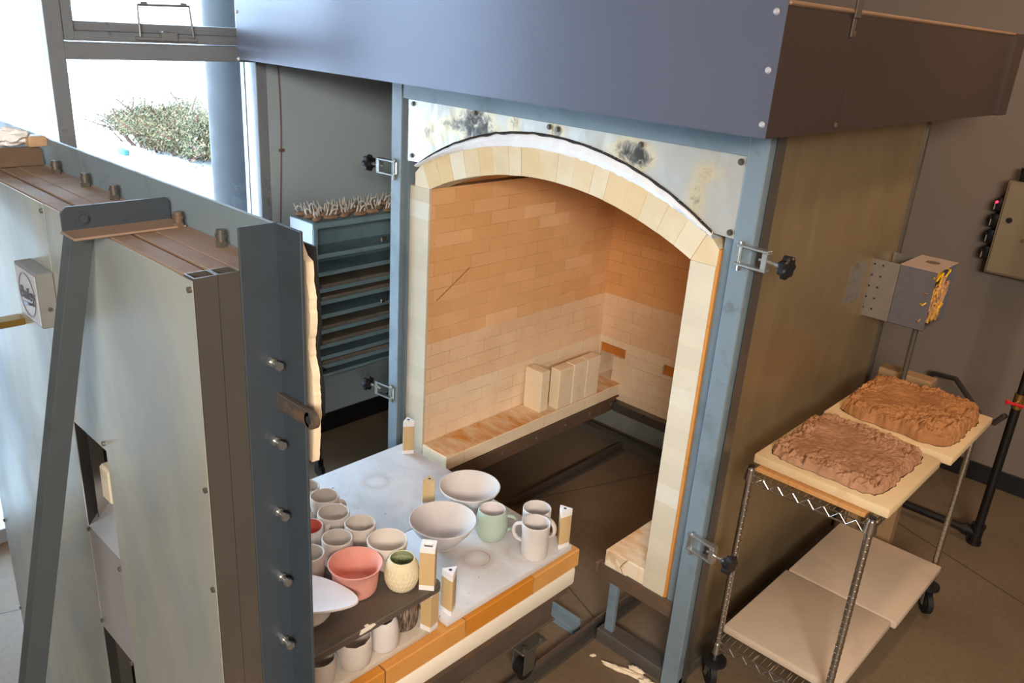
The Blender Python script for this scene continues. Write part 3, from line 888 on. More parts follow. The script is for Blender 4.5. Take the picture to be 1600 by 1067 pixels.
for i, x in enumerate((-2.368, -2.212, -2.027, -1.867, -1.564, -1.395)):
    MB().cyl((x, .722, DZ+.001), (x, .722, DZ+.033), .0085, 14).cyl((x, .722, DZ+.001), (x, .722, DZ+.012), .011, 6).cyl((x, .722, DZ+.020), (x, .722, DZ+.026), .0105, 14).build('top_bolt', RUSTY if i == 4 else MILL, door)
# cross piece over the top on the far left, with fibre bound on it
MB().box(-2.405, -2.336, .522, .735, DZ+.0015, DZ+.0065, .002).build('bracket_foot', DUST, door)
MB().prism([(.528, DZ+.002), (.735, DZ+.002), (.735, DZ+.040), (.728, DZ+.050), (.538, DZ+.050), (.528, DZ+.040)], 'x', -2.3355, -2.330, .001).build('brace_bracket', RUSTY, door)
# lifting bracket and brace
MB().box(-1.624, -1.555, .522, .735, DZ+.0015, DZ+.0065, .002).build('bracket_foot', DUST, door)
MB().prism([(.528, DZ+.002), (.735, DZ+.002), (.735, DZ+.040), (.728, DZ+.050), (.538, DZ+.050), (.528, DZ+.040)], 'x', -1.630, -1.6245, .001).build('brace_bracket', STEEL_DARK, door)
MB().cyl((-1.6245, .565, DZ+.026), (-1.6215, .565, DZ+.026), .013, 20).cyl((-1.6215, .565, DZ+.026), (-1.616, .565, DZ+.026), .009, 6).build('bracket_bolt', STEEL_DARK, door)
bc = MB()
def slanted(m_, x0, x1, w0, w1, za, zb, m):
    # box along the brace direction
    pts = []
    for z in (za, zb):
        yc = .555 + (z-1.932)*.219
        for x, w in ((x0, w0), (x1, w0), (x1, w1), (x0, w1)):
            pts.append((x, yc+w, z))
    vs = [m_.bm.verts.new(Vector(q)) for q in pts]
    for f_ in ((0, 1, 2, 3), (7, 6, 5, 4), (0, 4, 5, 1), (1, 5, 6, 2), (2, 6, 7, 3), (3, 7, 4, 0)):
        m_.bm.faces.new([vs[i] for i in f_])
BRM = stained('brace_paint', S(62, 68, 72), S(54, 60, 62), rough=.42, scale=5)
for xa, xb in ((-1.672, -1.6325), (-2.3275, -2.288)):
    bc = MB(); slanted(bc, xa, xb, -.002, .040, .0, 1.94, 0)
    bmesh.ops.bevel(bc.bm, geom=list(bc.bm.edges), offset=.0012, segments=1, affect='EDGES', profile=.5)
    bc.build('brace', BRM, door, smooth=20)
# insulation on the inside of the door, its torn edge showing
ins = MB()
ins.box(DX0+.15, -1.42, DY3+.001, DY3+.085, .45, 1.80, .01)
ins.build('door_lining', FBRICK, door)
rg = random.Random(21)
tn = MB(); prev = None
for i in range(61):
    z = 1.975 - i*.0072
    k = i/60
    w = -1.208 + .020*math.sin(k*2.6) + .004*noise.noise(V(i*.25, 0, 2)) + .0012*rg.uniform(-1, 1) - .012*math.exp(-((i-28)/6)**2)
    if i < 5: w = -1.24 + .005*i
    row = [V(-1.27, .775, z), V(w, .775, z), V(w+.001, .790, z), V(-1.27, .790, z)]
    row = [tn.bm.verts.new(q) for q in row]
    if prev:
        for a in range(4): tn.bm.faces.new((prev[a], prev[(a+1) % 4], row[(a+1) % 4], row[a]))
    else: tn.bm.faces.new(row)
    prev = row
tn.bm.faces.new(prev)
bmesh.ops.translate(tn.bm, verts=tn.bm.verts, vec=(0.004, 0, -.03))
tn.build('torn_gasket', stained('cream_torn_fibre', S(226, 206, 176), S(236, 222, 200), rough=.95, scale=14, bump=.5), door, smooth=20)
bk = MB(); prev = None
for i in range(46):
    z = 1.935 - i*.0072; k = i/60
    w = -1.200 + .020*math.sin(k*2.6) - .012*math.exp(-((i-28)/6)**2)
    row = [bk.bm.verts.new(q) for q in (V(-1.27, .792, z), V(w, .792, z), V(w, .797, z), V(-1.27, .797, z))]
    if prev:
        for a in range(4): bk.bm.faces.new((prev[a], prev[(a+1) % 4], row[(a+1) % 4], row[a]))
    else: bk.bm.faces.new(row)
    prev = row
bk.bm.faces.new(prev)
bk.build('gasket_backing', RUBBER, door, smooth=20)
# name plate box
SX0, SX1, SZ0, SZ1 = -2.041, -1.905, 1.619, 1.746
SG = plain('sign_metal', S(150, 150, 148), .4, .6, .1, 12)
s_ = MB().box(SX0, SX1, .552, DY0-.002, SZ0, SZ1, .002)
sg = s_.build('name_plate', SG, door)
MB().box(SX0+.006, SX1-.006, .5505, .5525, SZ0+.006, SZ1-.006).build('plate_face', plain('pale_plate_face', S(206, 210, 222), .3, .3, .03, 6), sg)
rgm = plain('sign_lettering', S(74, 68, 78), .4, 0, .1, 20)
cxx, czz = (SX0+SX1)/2, (SZ0+SZ1)/2
rn = MB()
for rr in (.050, .047):
    rn.tube([V(cxx + rr*math.cos(q), .5502, czz + rr*1.04*math.sin(q)) for q in [2*PI*j/40 for j in range(41)]], .0005, 5, caps=False)
rn.prism([(cxx-.036, czz-.023), (cxx+.040, czz-.012), (cxx+.040, czz-.018), (cxx+.030, czz-.019), (cxx-.030, czz-.032)], 'y', .5494, .5505)
tc = bpy.data.curves.new('sign_text', 'FONT'); tc.body = 'Bailey'; tc.size = .040; tc.align_x = 'CENTER'; tc.align_y = 'CENTER'; tc.extrude = .0005; tc.shear = .35; tc.offset = .0008
to = bpy.data.objects.new('sign_text', tc); COL.objects.link(to)
bpy.context.view_layer.update()
me_ = bpy.data.meshes.new_from_object(to.evaluated_get(bpy.context.evaluated_depsgraph_get()))
bpy.data.objects.remove(to)
me_.transform(Matrix.Translation((cxx, .5495, czz+.002)) @ Matrix.Rotation(-.08, 4, 'Y') @ Matrix.Rotation(PI/2, 4, 'X'))
rn.bm.from_mesh(me_); bpy.data.meshes.remove(me_)
rn.build('lettering', rgm, sg, smooth=0)
MB().cyl((SX1, .572, czz-.02), (SX1+.003, .572, czz-.02), .005, 8).build('plate_screw', MILL, sg)
# screws on the sheets, a peg on the left
for x, z in ((-1.918, 1.880), (-1.250, 1.880), (-1.905, 1.08), (-1.728, 1.395), (-1.250, 1.50), (-1.252, 1.28), (-1.902, .80), (-1.73, .775), (-1.728, 1.06), (-2.71, .70), (-2.71, .35)):
    MB().cyl((x, DY0-.002, z), (x, DY0-.007, z), .0055, 8).build('sheet_screw', MILL, door)
MB().box(-2.20, -2.155, .53, DY0-.002, 1.548, 1.565, .002).build('peg', plain('brass_peg', S(150, 120, 60), .35, .8), door)

# white fibre wad clamped on top of the door
wad = MB()
for i in range(3):
    cen = V(-2.352 - .020*i, .675-.045*i, DZ+.073)
    ico = bmesh.new(); bmesh.ops.create_icosphere(ico, subdivisions=4, radius=1)
    for v in ico.verts:
        q = v.co.copy(); d = 1 + .35*noise.noise(q*2.2 + V(i*5, 0, 0)) + .12*noise.noise(q*9)
        v.co = cen + V(q.x*.030*d, q.y*.042*d, q.z*.022*d)
    me_ = bpy.data.meshes.new('t'); ico.to_mesh(me_); ico.free(); wad.bm.from_mesh(me_); bpy.data.meshes.remove(me_)
tag(wad.build('fibre_wad', FIBER, org=(-2.36, .63, DZ+.05)), 'white wad of fibre wool lying on top of the kiln door at the left', 'insulation')
#@@PART3
tag(MB().box(-2.353, -2.312, .700, .745, DZ+.0505, DZ+.078, .005, 2).build('tape_strip', plain('tan_tape', S(176, 146, 112), .5), org=(-2.33, .72, DZ+.0505)), 'small tan block resting beside the white fibre wad on the door bracket', 'tape')
# ------------------------------------------------------------------ kiln shelves on the car
def shelf_mat(name, warm=0):
    t = NT(name); p = t.pos(); o = t.sep(p)
    f = t.noise(p, 5, 6, .65, .8)
    c = t.ramp(f, [(.35, S(206, 204, 206)), (.7, S(222, 220, 220))] if not warm else [(.35, S(196, 184, 170)), (.7, S(214, 204, 190))])
    s = t.noise(t.scaled(p, (1, 1, 1), (3, 5, 0)), 9, 6, .7, 1.5)
    c = t.mix(t.ramp(s, [(.56, (0, 0, 0)), (.74, (.5, .5, .5))]), c, S(190, 172, 156))
    for cx, cy, r, k in ((-2.349, 1.826, .048, .55), (-1.704, 1.776, .046, .95), (-2.15, 1.93, .05, .25), (-1.62, 1.92, .05, .35), (-2.30, 1.66, .05, .2)):
        dx = t.math('SUBTRACT', o[0], cx); dy = t.math('SUBTRACT', o[1], cy)
        d = t.math('SQRT', t.math('ADD', t.math('MULTIPLY', dx, dx), t.math('MULTIPLY', dy, dy)))
        d = t.math('ADD', d, t.math('MULTIPLY', t.math('SUBTRACT', t.noise(p, 14, 3), .5), .02))
        e = t.math('ABSOLUTE', t.math('SUBTRACT', d, r))
        ring = t.math('MULTIPLY', t.math('SUBTRACT', 1, t.math('DIVIDE', e, .004), True), k)
        ring = t.math('MULTIPLY', ring, t.ramp(t.noise(p, 18, 3), [(.35, (.15,)*3), (.6, (1, 1, 1))]))
        halo = t.math('MULTIPLY', t.math('SUBTRACT', 1, t.math('DIVIDE', e, .03), True), k*.4)
        c = t.mix(t.math('MAXIMUM', ring, halo), c, S(158, 122, 90))
    sp = t.noise(p, 70, 1, .5)
    c = t.mix(t.ramp(sp, [(.74, (0, 0, 0)), (.79, (.8, .8, .8))]), c, S(120, 84, 66))
    t.set(c, .7, 0, .3); t.bump(t.noise(p, 60, 5), .15, .001)
    return t.m
SHM = shelf_mat('white_kiln_shelf'); SHW = shelf_mat('grey_beige_kiln_shelf', 1)
TZ = .53
def slab(x0, x1, y0, y1, mt, lab, z0=.506):
    o = MB().box(x0, x1, y0, y1, z0, TZ, .004, 2).build('kiln_shelf', mt, org=((x0+x1)/2, (y0+y1)/2, z0))
    return tag(o, lab, 'kiln shelf')
slab(-2.535, -1.998, 1.452, 2.118, SHM, 'white kiln shelf slab with a faint round mark, left of the two under the bowls')
slab(-1.994, -1.528, 1.474, 2.100, SHM, 'white kiln shelf slab carrying the two bowls and three mugs on the kiln car')
slab(-2.02, -1.542, .865, 1.448, SHW, 'greyish kiln shelf slab under the dark plank at the near end of the car')
slab(-2.53, -2.026, .865, 1.425, SHW, 'white kiln shelf slab hidden behind the mugs at the near left of the car')

PLM = stained('dark_silicon_carbide_plank', S(92, 82, 72), S(66, 58, 52), rough=.6, scale=8, dark=S(116, 104, 92), stretch=(2.4, .5, 1), bump=.4)
pk = MB()
PX0, PX1, PY0, PY1 = -2.22, -1.512, .88, 1.440
P = []
r = .03
for cx, cy, a0 in ((PX1-r, PY1-r, 0), (PX0+r, PY1-r, 90), (PX0+r, PY0+r, 180), (PX1-r, PY0+r, 270)):
    for i in range(6):
        a = math.radians(a0 + 18*i); P.append((cx + r*math.cos(a), cy + r*math.sin(a)))
pk.prism(P, 'z', .6805, .705, .003)
plank = tag(pk.build('shelf_plank', PLM, org=(-1.87, 1.16, .6805)), 'dark grey brown worn kiln shelf plank raised on posts over the car, crowded with mugs', 'kiln shelf')
ck = MB()
ck.prism([(1.118, .693), (1.128, .690), (1.16, .692), (1.178, .697), (1.172, .7045), (1.15, .7052), (1.125, .7045)], 'x', PX1-.012, PX1+.0006, .0005)
ck.build('chipped_edge', CAST, plank)

# ------------------------------------------------------------------ kiln posts
def post_mat():
    t = NT('tan_post_with_white_ends'); p = t.pos(True); o = t.sep(p)
    a = t.math('ADD', t.math('LESS_THAN', o[2], .018), t.math('GREATER_THAN', o[2], .134), True)
    c = t.mix(t.noise(p, 20, 4), S(200, 166, 116), S(208, 180, 136))
    c = t.mix(a, c, S(236, 232, 230))
    t.set(c, .6, 0, .3); t.bump(t.noise(p, 80, 4), .15, .0008)
    return t.m
POST = post_mat()
def tri_post(loc, rz, lab, h=.16, s=.054, marks=False):
    root = thing('kiln_post', lab, 'kiln post', loc, rotz=0)
    root.rotation_euler.z = 0
    m_ = MB()
    R_ = s/math.sqrt(3)
    cs = [V(R_*math.cos(rz + 2*PI*k/3), R_*math.sin(rz + 2*PI*k/3), 0) for k in range(3)]
    P = []
    for k in range(3):
        a, b, c = cs[k-1], cs[k], cs[(k+1) % 3]
        P.append(tuple((b + (a-b).normalized()*.004)[:2])); P.append(tuple((b + (c-b).normalized()*.004)[:2]))
    m_.prism(P, 'z', 0, h, .0008)
    b = m_.build('post_body', POST, root, org=(0, 0, 0))
    MB().cyl((0, 0, h-.001), (0, 0, h+.0004), .0055, 14).build('post_hole', CAVITY, root, org=(0, 0, 0))
    if marks:
        fm = (cs[0]+cs[1])/2; n_ = fm.normalized(); u_ = V(-n_.y, n_.x, 0)
        q = MB()
        for cc in (-1, 1):
            for i in range(5):
                z = .028 + i*.008; w = (.003, .004, .0025, .0035, .004)[i]
                c = fm + n_*.0004 + u_*(cc*.006)
                q.quad(c - u_*w + V(0, 0, z), c + u_*w + V(0, 0, z), c + u_*w + V(0, 0, z+.0016), c - u_*w + V(0, 0, z+.0016))
                if i % 2: q.quad(c + u_*w*.4 + V(0, 0, z), c + u_*w*.8 + V(0, 0, z), c + u_*w*.8 + V(0, 0, z+.006), c + u_*w*.4 + V(0, 0, z+.006))
        q.build('post_marks', plain('dark_stamp_ink', S(70, 60, 50), .7), root, org=(0, 0, 0), smooth=0)
    return root
tri_post((-2.455, 2.080, TZ), math.radians(150), 'triangular kiln post with small dark marks at the far left corner of the car', marks=True)
tri_post((-2.078, 1.874, TZ), math.radians(128), 'shorter triangular kiln post standing behind the front white bowl', h=.118)
tri_post((-1.552, 2.066, TZ), math.radians(-73), 'triangular kiln post at the right corner of the car beside the white mugs')
tri_post((-1.563, 1.512, TZ), math.radians(-29), 'triangular kiln post at the near right edge of the white slab, beside the plank')
tri_post((-2.16, .95, TZ), .4, 'triangular kiln post under the near left end of the dark plank', h=.1500)
tri_post((-2.15, 1.39, TZ), 1.4, 'triangular kiln post under the far left end of the dark plank', h=.1500)
tri_post((-1.56, .93, TZ), 2.4, 'triangular kiln post under the near right end of the dark plank', h=.1500)
def square_post(loc, rz, lab, h=.150, s=.046):
    root = thing('kiln_post', lab, 'kiln post', loc)
    rot = Matrix.Rotation(rz, 3, 'Z')
    m_ = MB(); t_ = .010
    for (a0, a1, b0, b1) in ((-s/2, s/2, -s/2, -s/2+t_), (-s/2, s/2, s/2-t_, s/2), (-s/2, -s/2+t_, -s/2+t_, s/2-t_), (s/2-t_, s/2, -s/2+t_, s/2-t_)):
        m_.box(a0, a1, b0, b1, 0, h)
    bmesh.ops.rotate(m_.bm, verts=m_.bm.verts, cent=(0, 0, 0), matrix=rot)
    m_.build('post_body', POST, root, org=(0, 0, 0))
    f = MB().box(-s/2+t_, s/2-t_, -s/2+t_, s/2-t_, 0, h*.5)  # dark fill standing in for the shade down the hollow post
    bmesh.ops.rotate(f.bm, verts=f.bm.verts, cent=(0, 0, 0), matrix=rot)
    f.build('post_hollow_shade', CAVITY, root, org=(0, 0, 0))
    return root
square_post((-1.549, 1.415, TZ), .22, 'square tan kiln post under the right corner of the dark plank', h=.1500, s=.040)
square_post((-1.538, 1.393, .7055), .70, 'square hollow kiln post standing on top of the dark plank corner')

# ------------------------------------------------------------------ pottery
def clay(name, c, rough=.75, var=.04):
    t = NT(name); p = t.pos(True)
    f = t.noise(p, 18, 5, .6)
    t.set(t.ramp(f, [(.3, tuple(x*(1-var) for x in c[:3]) + (1,)), (.7, tuple(min(1, x*(1+var)) for x in c[:3]) + (1,))]), rough, 0, .25)
    t.bump(t.noise(p, 160, 3), .08, .0005)
    return t.m
WHITE = clay('white_bisque', S(210, 202, 198)); CREAM = clay('cream_bisque', S(216, 204, 194))
PINK = clay('pink_bisque', S(232, 164, 150)); GREEN = clay('pale_green_bisque', S(170, 186, 172))
GRIN = clay('green_inside', S(160, 164, 128)); SAND = clay('sand_carved_bisque', S(222, 208, 174))
LAV = clay('lavender_white_bisque', S(232, 222, 220))
DARKP = NT('dark_brown_scratched_clay'); _p = DARKP.pos(True)
_f = DARKP.noise(DARKP.scaled(_p, (1, 1, .12)), 190, 3, .6)
DARKP.set(DARKP.ramp(_f, [(.4, S(58, 44, 40)), (.62, S(150, 128, 112))]), .8); DARKP.bump(_f, .8, .002); DARKP = DARKP.m

def shell(prof, t=.0045, foot=None):
    """outer profile (r, z) -> closed lathe profile with a rounded lip and an inner surface"""
    out = [(0, .0005)] + prof
    r, z = prof[-1]
    lip = [(r - t*.15, z + t*.35), (r - t*.5, z + t*.5), (r - t*.85, z + t*.3)]
    inn = []
    for (a, b) in reversed(prof[1:]):
        if b > .010: inn.append((max(.004, a - t), b))
    inn.append((max(.004, inn[-1][0]*.8), .0085))
    return out + lip + inn + [(0, .0080)]
def curve(pts, n=6):
    """smooth a coarse profile"""
    res = []
    P = [pts[0]] + pts + [pts[-1]]
    for i in range(1, len(P)-2):
        for k in range(n):
            t = k/n
            q = []
            for d in (0, 1):
                a, b, c, e = P[i-1][d], P[i][d], P[i+1][d], P[i+2][d]
                q.append(.5*((2*b) + (-a+c)*t + (2*a-5*b+4*c-e)*t*t + (-a+3*b-3*c+e)*t**3))
            res.append(tuple(q))
    res.append(pts[-1]); return res
def pot(name, lab, cat, loc, prof, mt, handle=None, inner=None, t=.0045, seg=48, fn=None, group=None, hw=(.0055, .009)):
    root = thing(name, lab, cat, loc, group)
    pr_ = shell(curve(prof), t)
    m_ = MB()
    if inner:
        k = max(range(len(pr_)), key=lambda i: pr_[i][1]) 
        m_.lathe(pr_[:k+2], seg=seg, fn=fn); b = m_.build('body', mt, root, org=(0, 0, 0), smooth=60)
        MB().lathe(pr_[k+1:], seg=seg, fn=fn).build('inside', inner, root, org=(0, 0, 0), smooth=60)
    else:
        m_.lathe(pr_, seg=seg, fn=fn); m_.build('body', mt, root, org=(0, 0, 0), smooth=60 if fn is None else 50)
    if handle:
        ang_, zt_, zb_, out, r_t, r_b = handle
        d = V(math.cos(ang_), math.sin(ang_), 0)
        pts = []
        n = 14
        for i in range(n+1):
            s = i/n
            z = zt_ + (zb_-zt_)*s
            e = math.sin(PI*s)**.55
            rr = r_t + (r_b-r_t)*s
            zz = z + .004*math.sin(2*PI*s)
            pts.append(d*(rr - .002 + out*e) + V(0, 0, zz))
        MB().tube(pts, hw[1], 12, ry=hw[0]).build('handle', mt, root, org=(0, 0, 0), smooth=60)
    return root
PZt = .7056
def mug_prof(r, h, kind=0):
    if kind == 0: return [(r*.80, 0), (r*.90, .004), (r*.97, h*.3), (r*1.0, h*.65), (r, h)]
    if kind == 1: return [(r*.62, 0), (r*.78, .006), (r*.98, h*.4), (r*1.03, h*.7), (r, h)]
    return [(r*.86, 0), (r*.92, .004), (r*.94, h*.25), (r*.92, h*.6), (r, h)]
pot('mug', 'cream mug at the far left end of the plank, half hidden by the door edge', 'mug', (-2.136, 1.357, PZt), mug_prof(.046, .085), CREAM)
pot('mug', 'cream rounded mug, second from the far end of the plank, handle to its right', 'mug', (-2.038, 1.366, PZt), mug_prof(.048, .090, 1), CREAM, (.80, .074, .026, .026, .046, .043))
pot('cup', 'narrow cream cup mostly hidden behind the door edge, beside the red lined cup', 'cup', (-2.018, 1.265, PZt), mug_prof(.037, .085), CREAM)
pot('mug', 'wide cream mug on the plank with its handle pointing towards the camera', 'mug', (-1.936, 1.331, PZt), mug_prof(.052, .091, 1), CREAM, (-.95, .074, .026, .024, .050, .045))
pot('mug', 'cream mug with its handle turned back towards the empty white slab', 'mug', (-1.830, 1.359, PZt), mug_prof(.050, .091), CREAM, (2.45, .076, .026, .030, .048, .046))
pot('cup', 'plain cream cup directly behind the big pink bowl, without a handle', 'cup', (-1.812, 1.258, PZt), mug_prof(.048, .091), CREAM)
pot('bowl', 'small deep cream bowl on the plank behind the carved vase', 'bowl', (-1.697, 1.363, PZt), [(.030, 0), (.038, .004), (.053, .040), (.061, .074), (.063, .096)], CREAM)
pot('cup', 'cream cup with a red lined inside, cut off by the door edge', 'cup', (-1.927, 1.230, PZt), mug_prof(.046, .085, 1), CREAM, inner=clay('red_inside', S(222, 122, 108)))
pot('mug', 'cream mug at the door edge with its looped handle low towards the camera', 'mug', (-1.806, 1.152, PZt), mug_prof(.046, .088), CREAM, (-.85, .072, .026, .024, .045, .043))
pot('bowl', 'large pink flared bowl in the middle of the plank', 'bowl', (-1.670, 1.222, PZt), [(.050, 0), (.062, .004), (.067, .03), (.069, .056), (.073, .076), (.0815, .093)], PINK, t=.005)
def carve(p, a, r, z):
    if .004 < z < .084 and r > .036:
        row = math.floor(z/.016)
        k = abs(math.cos(a*13 + (row % 2)*PI/2)) * (.35 + .65*abs(math.sin(PI*((z % .016)/.016))))
        d = 1 - .05*k + .03
        return V(p.x*d, p.y*d, p.z)
    return p
pot('vase', 'sand coloured carved vase with a green inside, at the plank edge', 'vase', (-1.590, 1.334, PZt), [(.032, 0), (.041, .006), (.050, .028), (.0525, .052), (.049, .077), (.042, .093), (.039, .101)], SAND, inner=GRIN, seg=136, fn=carve)
# footed oval dish
dish = thing('footed_dish', 'white pointed oval dish on a low round foot, nearest on the dark plank', 'dish', (-1.678, 1.050, PZt))
def oval(p, a, r, z):
    q = V(p.x*.150, p.y*.084*(1 - .22*math.cos(a)), p.z)
    if p.x > 0: q.x *= 1 + .06*math.cos(a)**4
    c, s = math.cos(.63), math.sin(.63)
    return V(q.x*c - q.y*s, q.x*s + q.y*c, q.z)
MB().lathe([(0, .052), (.55, .053), (.85, .057), (.97, .061), (1, .065), (.985, .070), (.93, .068), (.7, .063), (.4, .061), (0, .060)], seg=72, fn=oval).build('dish_top', LAV, dish, org=(0, 0, 0), smooth=50)
MB().lathe([(0, .0005), (.070, .001), (.076, .010), (.074, .030), (.070, .054), (.062, .054), (.062, .010), (0, .009)], seg=48).build('foot', CREAM, dish, org=(0, 0, 0))
# white slab
pot('bowl', 'wide white bowl at the back, next to the kiln mouth', 'bowl', (-1.962, 1.982, TZ+.0005), [(.036, 0), (.042, .004), (.040, .010), (.075, .037), (.103, .068), (.120, .097)], WHITE, t=.0055)
pot('bowl', 'wide white footed bowl in the middle of the white slab, in front of the other', 'bowl', (-1.843, 1.734, TZ+.0005), [(.040, 0), (.046, .003), (.044, .010), (.072, .038), (.101, .074), (.122, .110)], WHITE, t=.0055)
pot('mug', 'pale green round bellied mug beside the white bowls', 'mug', (-1.765, 1.908, TZ+.0005), [(.034, 0), (.046, .004), (.058, .030), (.061, .056), (.057, .090), (.051, .119)], GREEN, (.92, .090, .028, .040, .052, .055), inner=LAV, hw=(.006, .009))
pot('mug', 'white cylindrical mug behind the other, its handle curving to the front right', 'mug', (-1.662, 2.041, TZ+.0005), mug_prof(.053, .118), WHITE, (.02, .098, .026, .040, .053, .051), hw=(.006, .010))
pot('mug', 'white waisted mug in front by the slab edge, its handle at the left', 'mug', (-1.586, 1.950, TZ+.0005), mug_prof(.0525, .133, 2), WHITE, (3.55, .116, .045, .034, .052, .050), hw=(.006, .010))
# below the plank
def facet(p, a, r, z):
    if r < .02: return p
    d = 1 + .05*noise.noise(V(math.cos(a)*2.2, math.sin(a)*2.2, z*26))
    return V(p.x*d, p.y*d, p.z + (.006*math.sin(a*2) if z > .08 else 0))
pot('cup', 'cream cup with cut facets, middle of those under the dark plank', 'cup', (-1.577, 1.150, TZ+.0005), [(.034, 0), (.043, .006), (.051, .035), (.053, .070), (.050, .098)], CREAM, fn=facet, seg=11)
pot('cup', 'cream cup with a faint green arch, next to the dark scratched vase', 'cup', (-1.580, 1.262, TZ+.0005), [(.036, 0), (.043, .006), (.045, .045), (.043, .074), (.034, .103)], WHITE, fn=facet, seg=12)
pot('cup', 'cream cup under the plank, nearest the door edge', 'cup', (-1.588, 1.036, TZ+.0005), mug_prof(.046, .085), CREAM)
pot('vase', 'dark brown vase with scratched lines, in the shade under the plank', 'vase', (-1.622, 1.362, TZ+.0005), [(.040, 0), (.050, .005), (.055, .04), (.054, .09), (.048, .125)], DARKP)

# ------------------------------------------------------------------ shelf rack with cone packs on the left wall
RK = stained('blue_grey_rack_paint', S(130, 156, 168), S(114, 138, 150), rough=.45, scale=6, metal=.1)
RKL = plain('pale_rack_side', S(196, 204, 210), .45, .1, .04, 6)
rack = thing('shelf_rack', 'blue grey metal shelf rack on black legs against the left wall', 'rack', (-3.44, 2.6, 0))
KX0, KX1, KY0, KY1, KZ0, KZ1 = -3.555, -3.350, 2.215, 3.02, .525, 1.352
MB().box(KX0, KX1-.012, KY0, KY0+.003, KZ0, KZ1-.17).build('side_panel', RKL, rack)
MB().box(KX0, KX1-.010, KY0-.002, KY0+.003, KZ1-.168, KZ1-.004).build('side_panel', RKL, rack)
MB().box(KX0, KX1, KY1-.003, KY1, KZ0, KZ1).build('side_panel', RKL, rack)
MB().box(KX0, KX0+.003, KY0+.004, KY1-.004, KZ0, KZ1).build('back_panel', RK, rack)
MB().box(KX0, KX1, KY0-.004, KY1+.004, KZ1-.004, KZ1, .001).box(KX1-.004, KX1+.001, KY0-.004, KY1+.004, KZ1-.028, KZ1-.004).build('top_panel', RK, rack)
MB().box(KX0, KX1, KY0+.003, KY1-.003, KZ0, KZ0+.003).box(KX1-.003, KX1, KY0, KY1, KZ0, KZ0+.02).build('bottom_panel', RK, rack)
for y in (KY0, KY1-.022):
    MB().box(KX1-.022, KX1, y, y+.022, KZ0, KZ1-.028, .001).build('stile', RK, rack)
for z in (1.180, 1.088, 1.002, .937, .862, .779, .698, .634, .584):
    MB().box(KX0+.004, KX1-.004, KY0+.023, KY1-.023, z-.004, z-.001).box(KX1-.006, KX1-.002, KY0+.023, KY1-.023, z-.010, z+.012).build('shelf', RK, rack)
for y in (KY0-.045, KY1-.03):
    lgm = MB().tube([(-3.30, y-.01, 1.22), (-3.288, y, 1.12), (-3.285, y+.005, 1.0), (-3.285, y+.005, .10)], .012, 10)
    L_ = lgm.build('leg', BLACKM, rack)
    MB().cyl((-3.285, y-.006, .035), (-3.285, y+.016, .035), .035, 24).box(-3.30, -3.27, y-.012, y+.022, .045, .10, .004).build('caster', RUBBER, L_)
for y in (KY0+.02, KY1-.03):
    MB().box(-3.55, -3.53, y, y+.02, 0, KZ0).build('leg', BLACKM, rack)
MB().box(-3.35, -3.28, KY0-.045, KY0-.035, .70, .715).box(-3.35, -3.28, KY0-.045, KY0+.01, .60, .61).build('leg_bracket', BLACKM, rack)
for z in (1.22, .88):
    MB().box(KX1, KX1+.012, 2.62, 2.65, z-.012, z+.012, .003).build('catch', ZINC, rack)
SLB = stained('stored_brown_shelf_slab', S(128, 118, 106), S(104, 94, 84), rough=.8, scale=9)
for i, (z, lab) in enumerate(((1.002, 'brown slab stored in the rack, topmost'), (.937, 'brown slab stored in the rack, below the topmost'), (.779, 'grey brown slab stored in the rack, around mid height'), (.698, 'grey brown slab stored in the rack, under the mid one'), (.584, 'brown slab stored in the rack, lowest'))):
    tag(MB().box(-3.54, -3.362, 2.26, 2.95, z, z+.028, .002).build('stored_shelf', SLB, org=(-3.45, 2.6, z)), lab, 'kiln shelf')
PADM = clay('tan_cone_pad', S(152, 124, 100), var=.25); CONEM = clay('white_cone', S(226, 220, 212))
proto = thing('cone_pack', 'small tan clay pad with white cones, on top of the shelf rack', 'cone pack', (-3.40, 2.25, KZ1), 'cone packs on top of the shelf rack')
pd = MB(); ico = bmesh.new(); bmesh.ops.create_icosphere(ico, subdivisions=3, radius=1)
for v in ico.verts:
    q = v.co.copy(); d = 1 + .2*noise.noise(q*2)
    v.co = V(q.x*.018*d, q.y*.040*d, .012 + max(-.011, q.z*.013*d))
me_ = bpy.data.meshes.new('t'); ico.to_mesh(me_); ico.free(); pd.bm.from_mesh(me_); bpy.data.meshes.remove(me_)
pd.build('clay_pad', PADM, proto, org=(0, 0, 0), smooth=60)
for k, (y, lx, ly) in enumerate(((-.024, .004, -.022), (0, .006, -.012), (.024, .003, -.018))):
    MB().cyl((0, y, .016), (lx, y+ly, .070), .006, 3, r2=.0018).build('cone', CONEM, proto, org=(0, 0, 0), smooth=0)
bent = MB().tube([(-.004, .01, .018), (-.008, -.004, .045), (-.006, -.022, .052), (0, -.036, .036)], .0042, 6)
bent.build('cone', CONEM, proto, org=(0, 0, 0), smooth=0)
rg = random.Random(4)
proto.rotation_euler.z = .5
ORD = ('first', 'second', 'third', 'fourth', 'fifth', 'sixth', 'seventh', 'eighth', 'ninth')
for row, x in enumerate((-3.385, -3.455, -3.52)):
    for k in range(9):
        lb = 'white cone pack, %s from the window end, %s row on top of the rack' % (ORD[k], ('front', 'middle', 'back')[row])
        if row == 0 and k == 0:
            proto.location = (x, KY0+.045, KZ1+.0005); proto['label'] = lb; continue
        dup(proto, (x + rg.uniform(-.008, .008), KY0 + .045 + k*.086 + rg.uniform(-.008, .008), KZ1+.0005), rg.uniform(-.5, .5) + (PI if rg.random() < .3 else 0), lb)
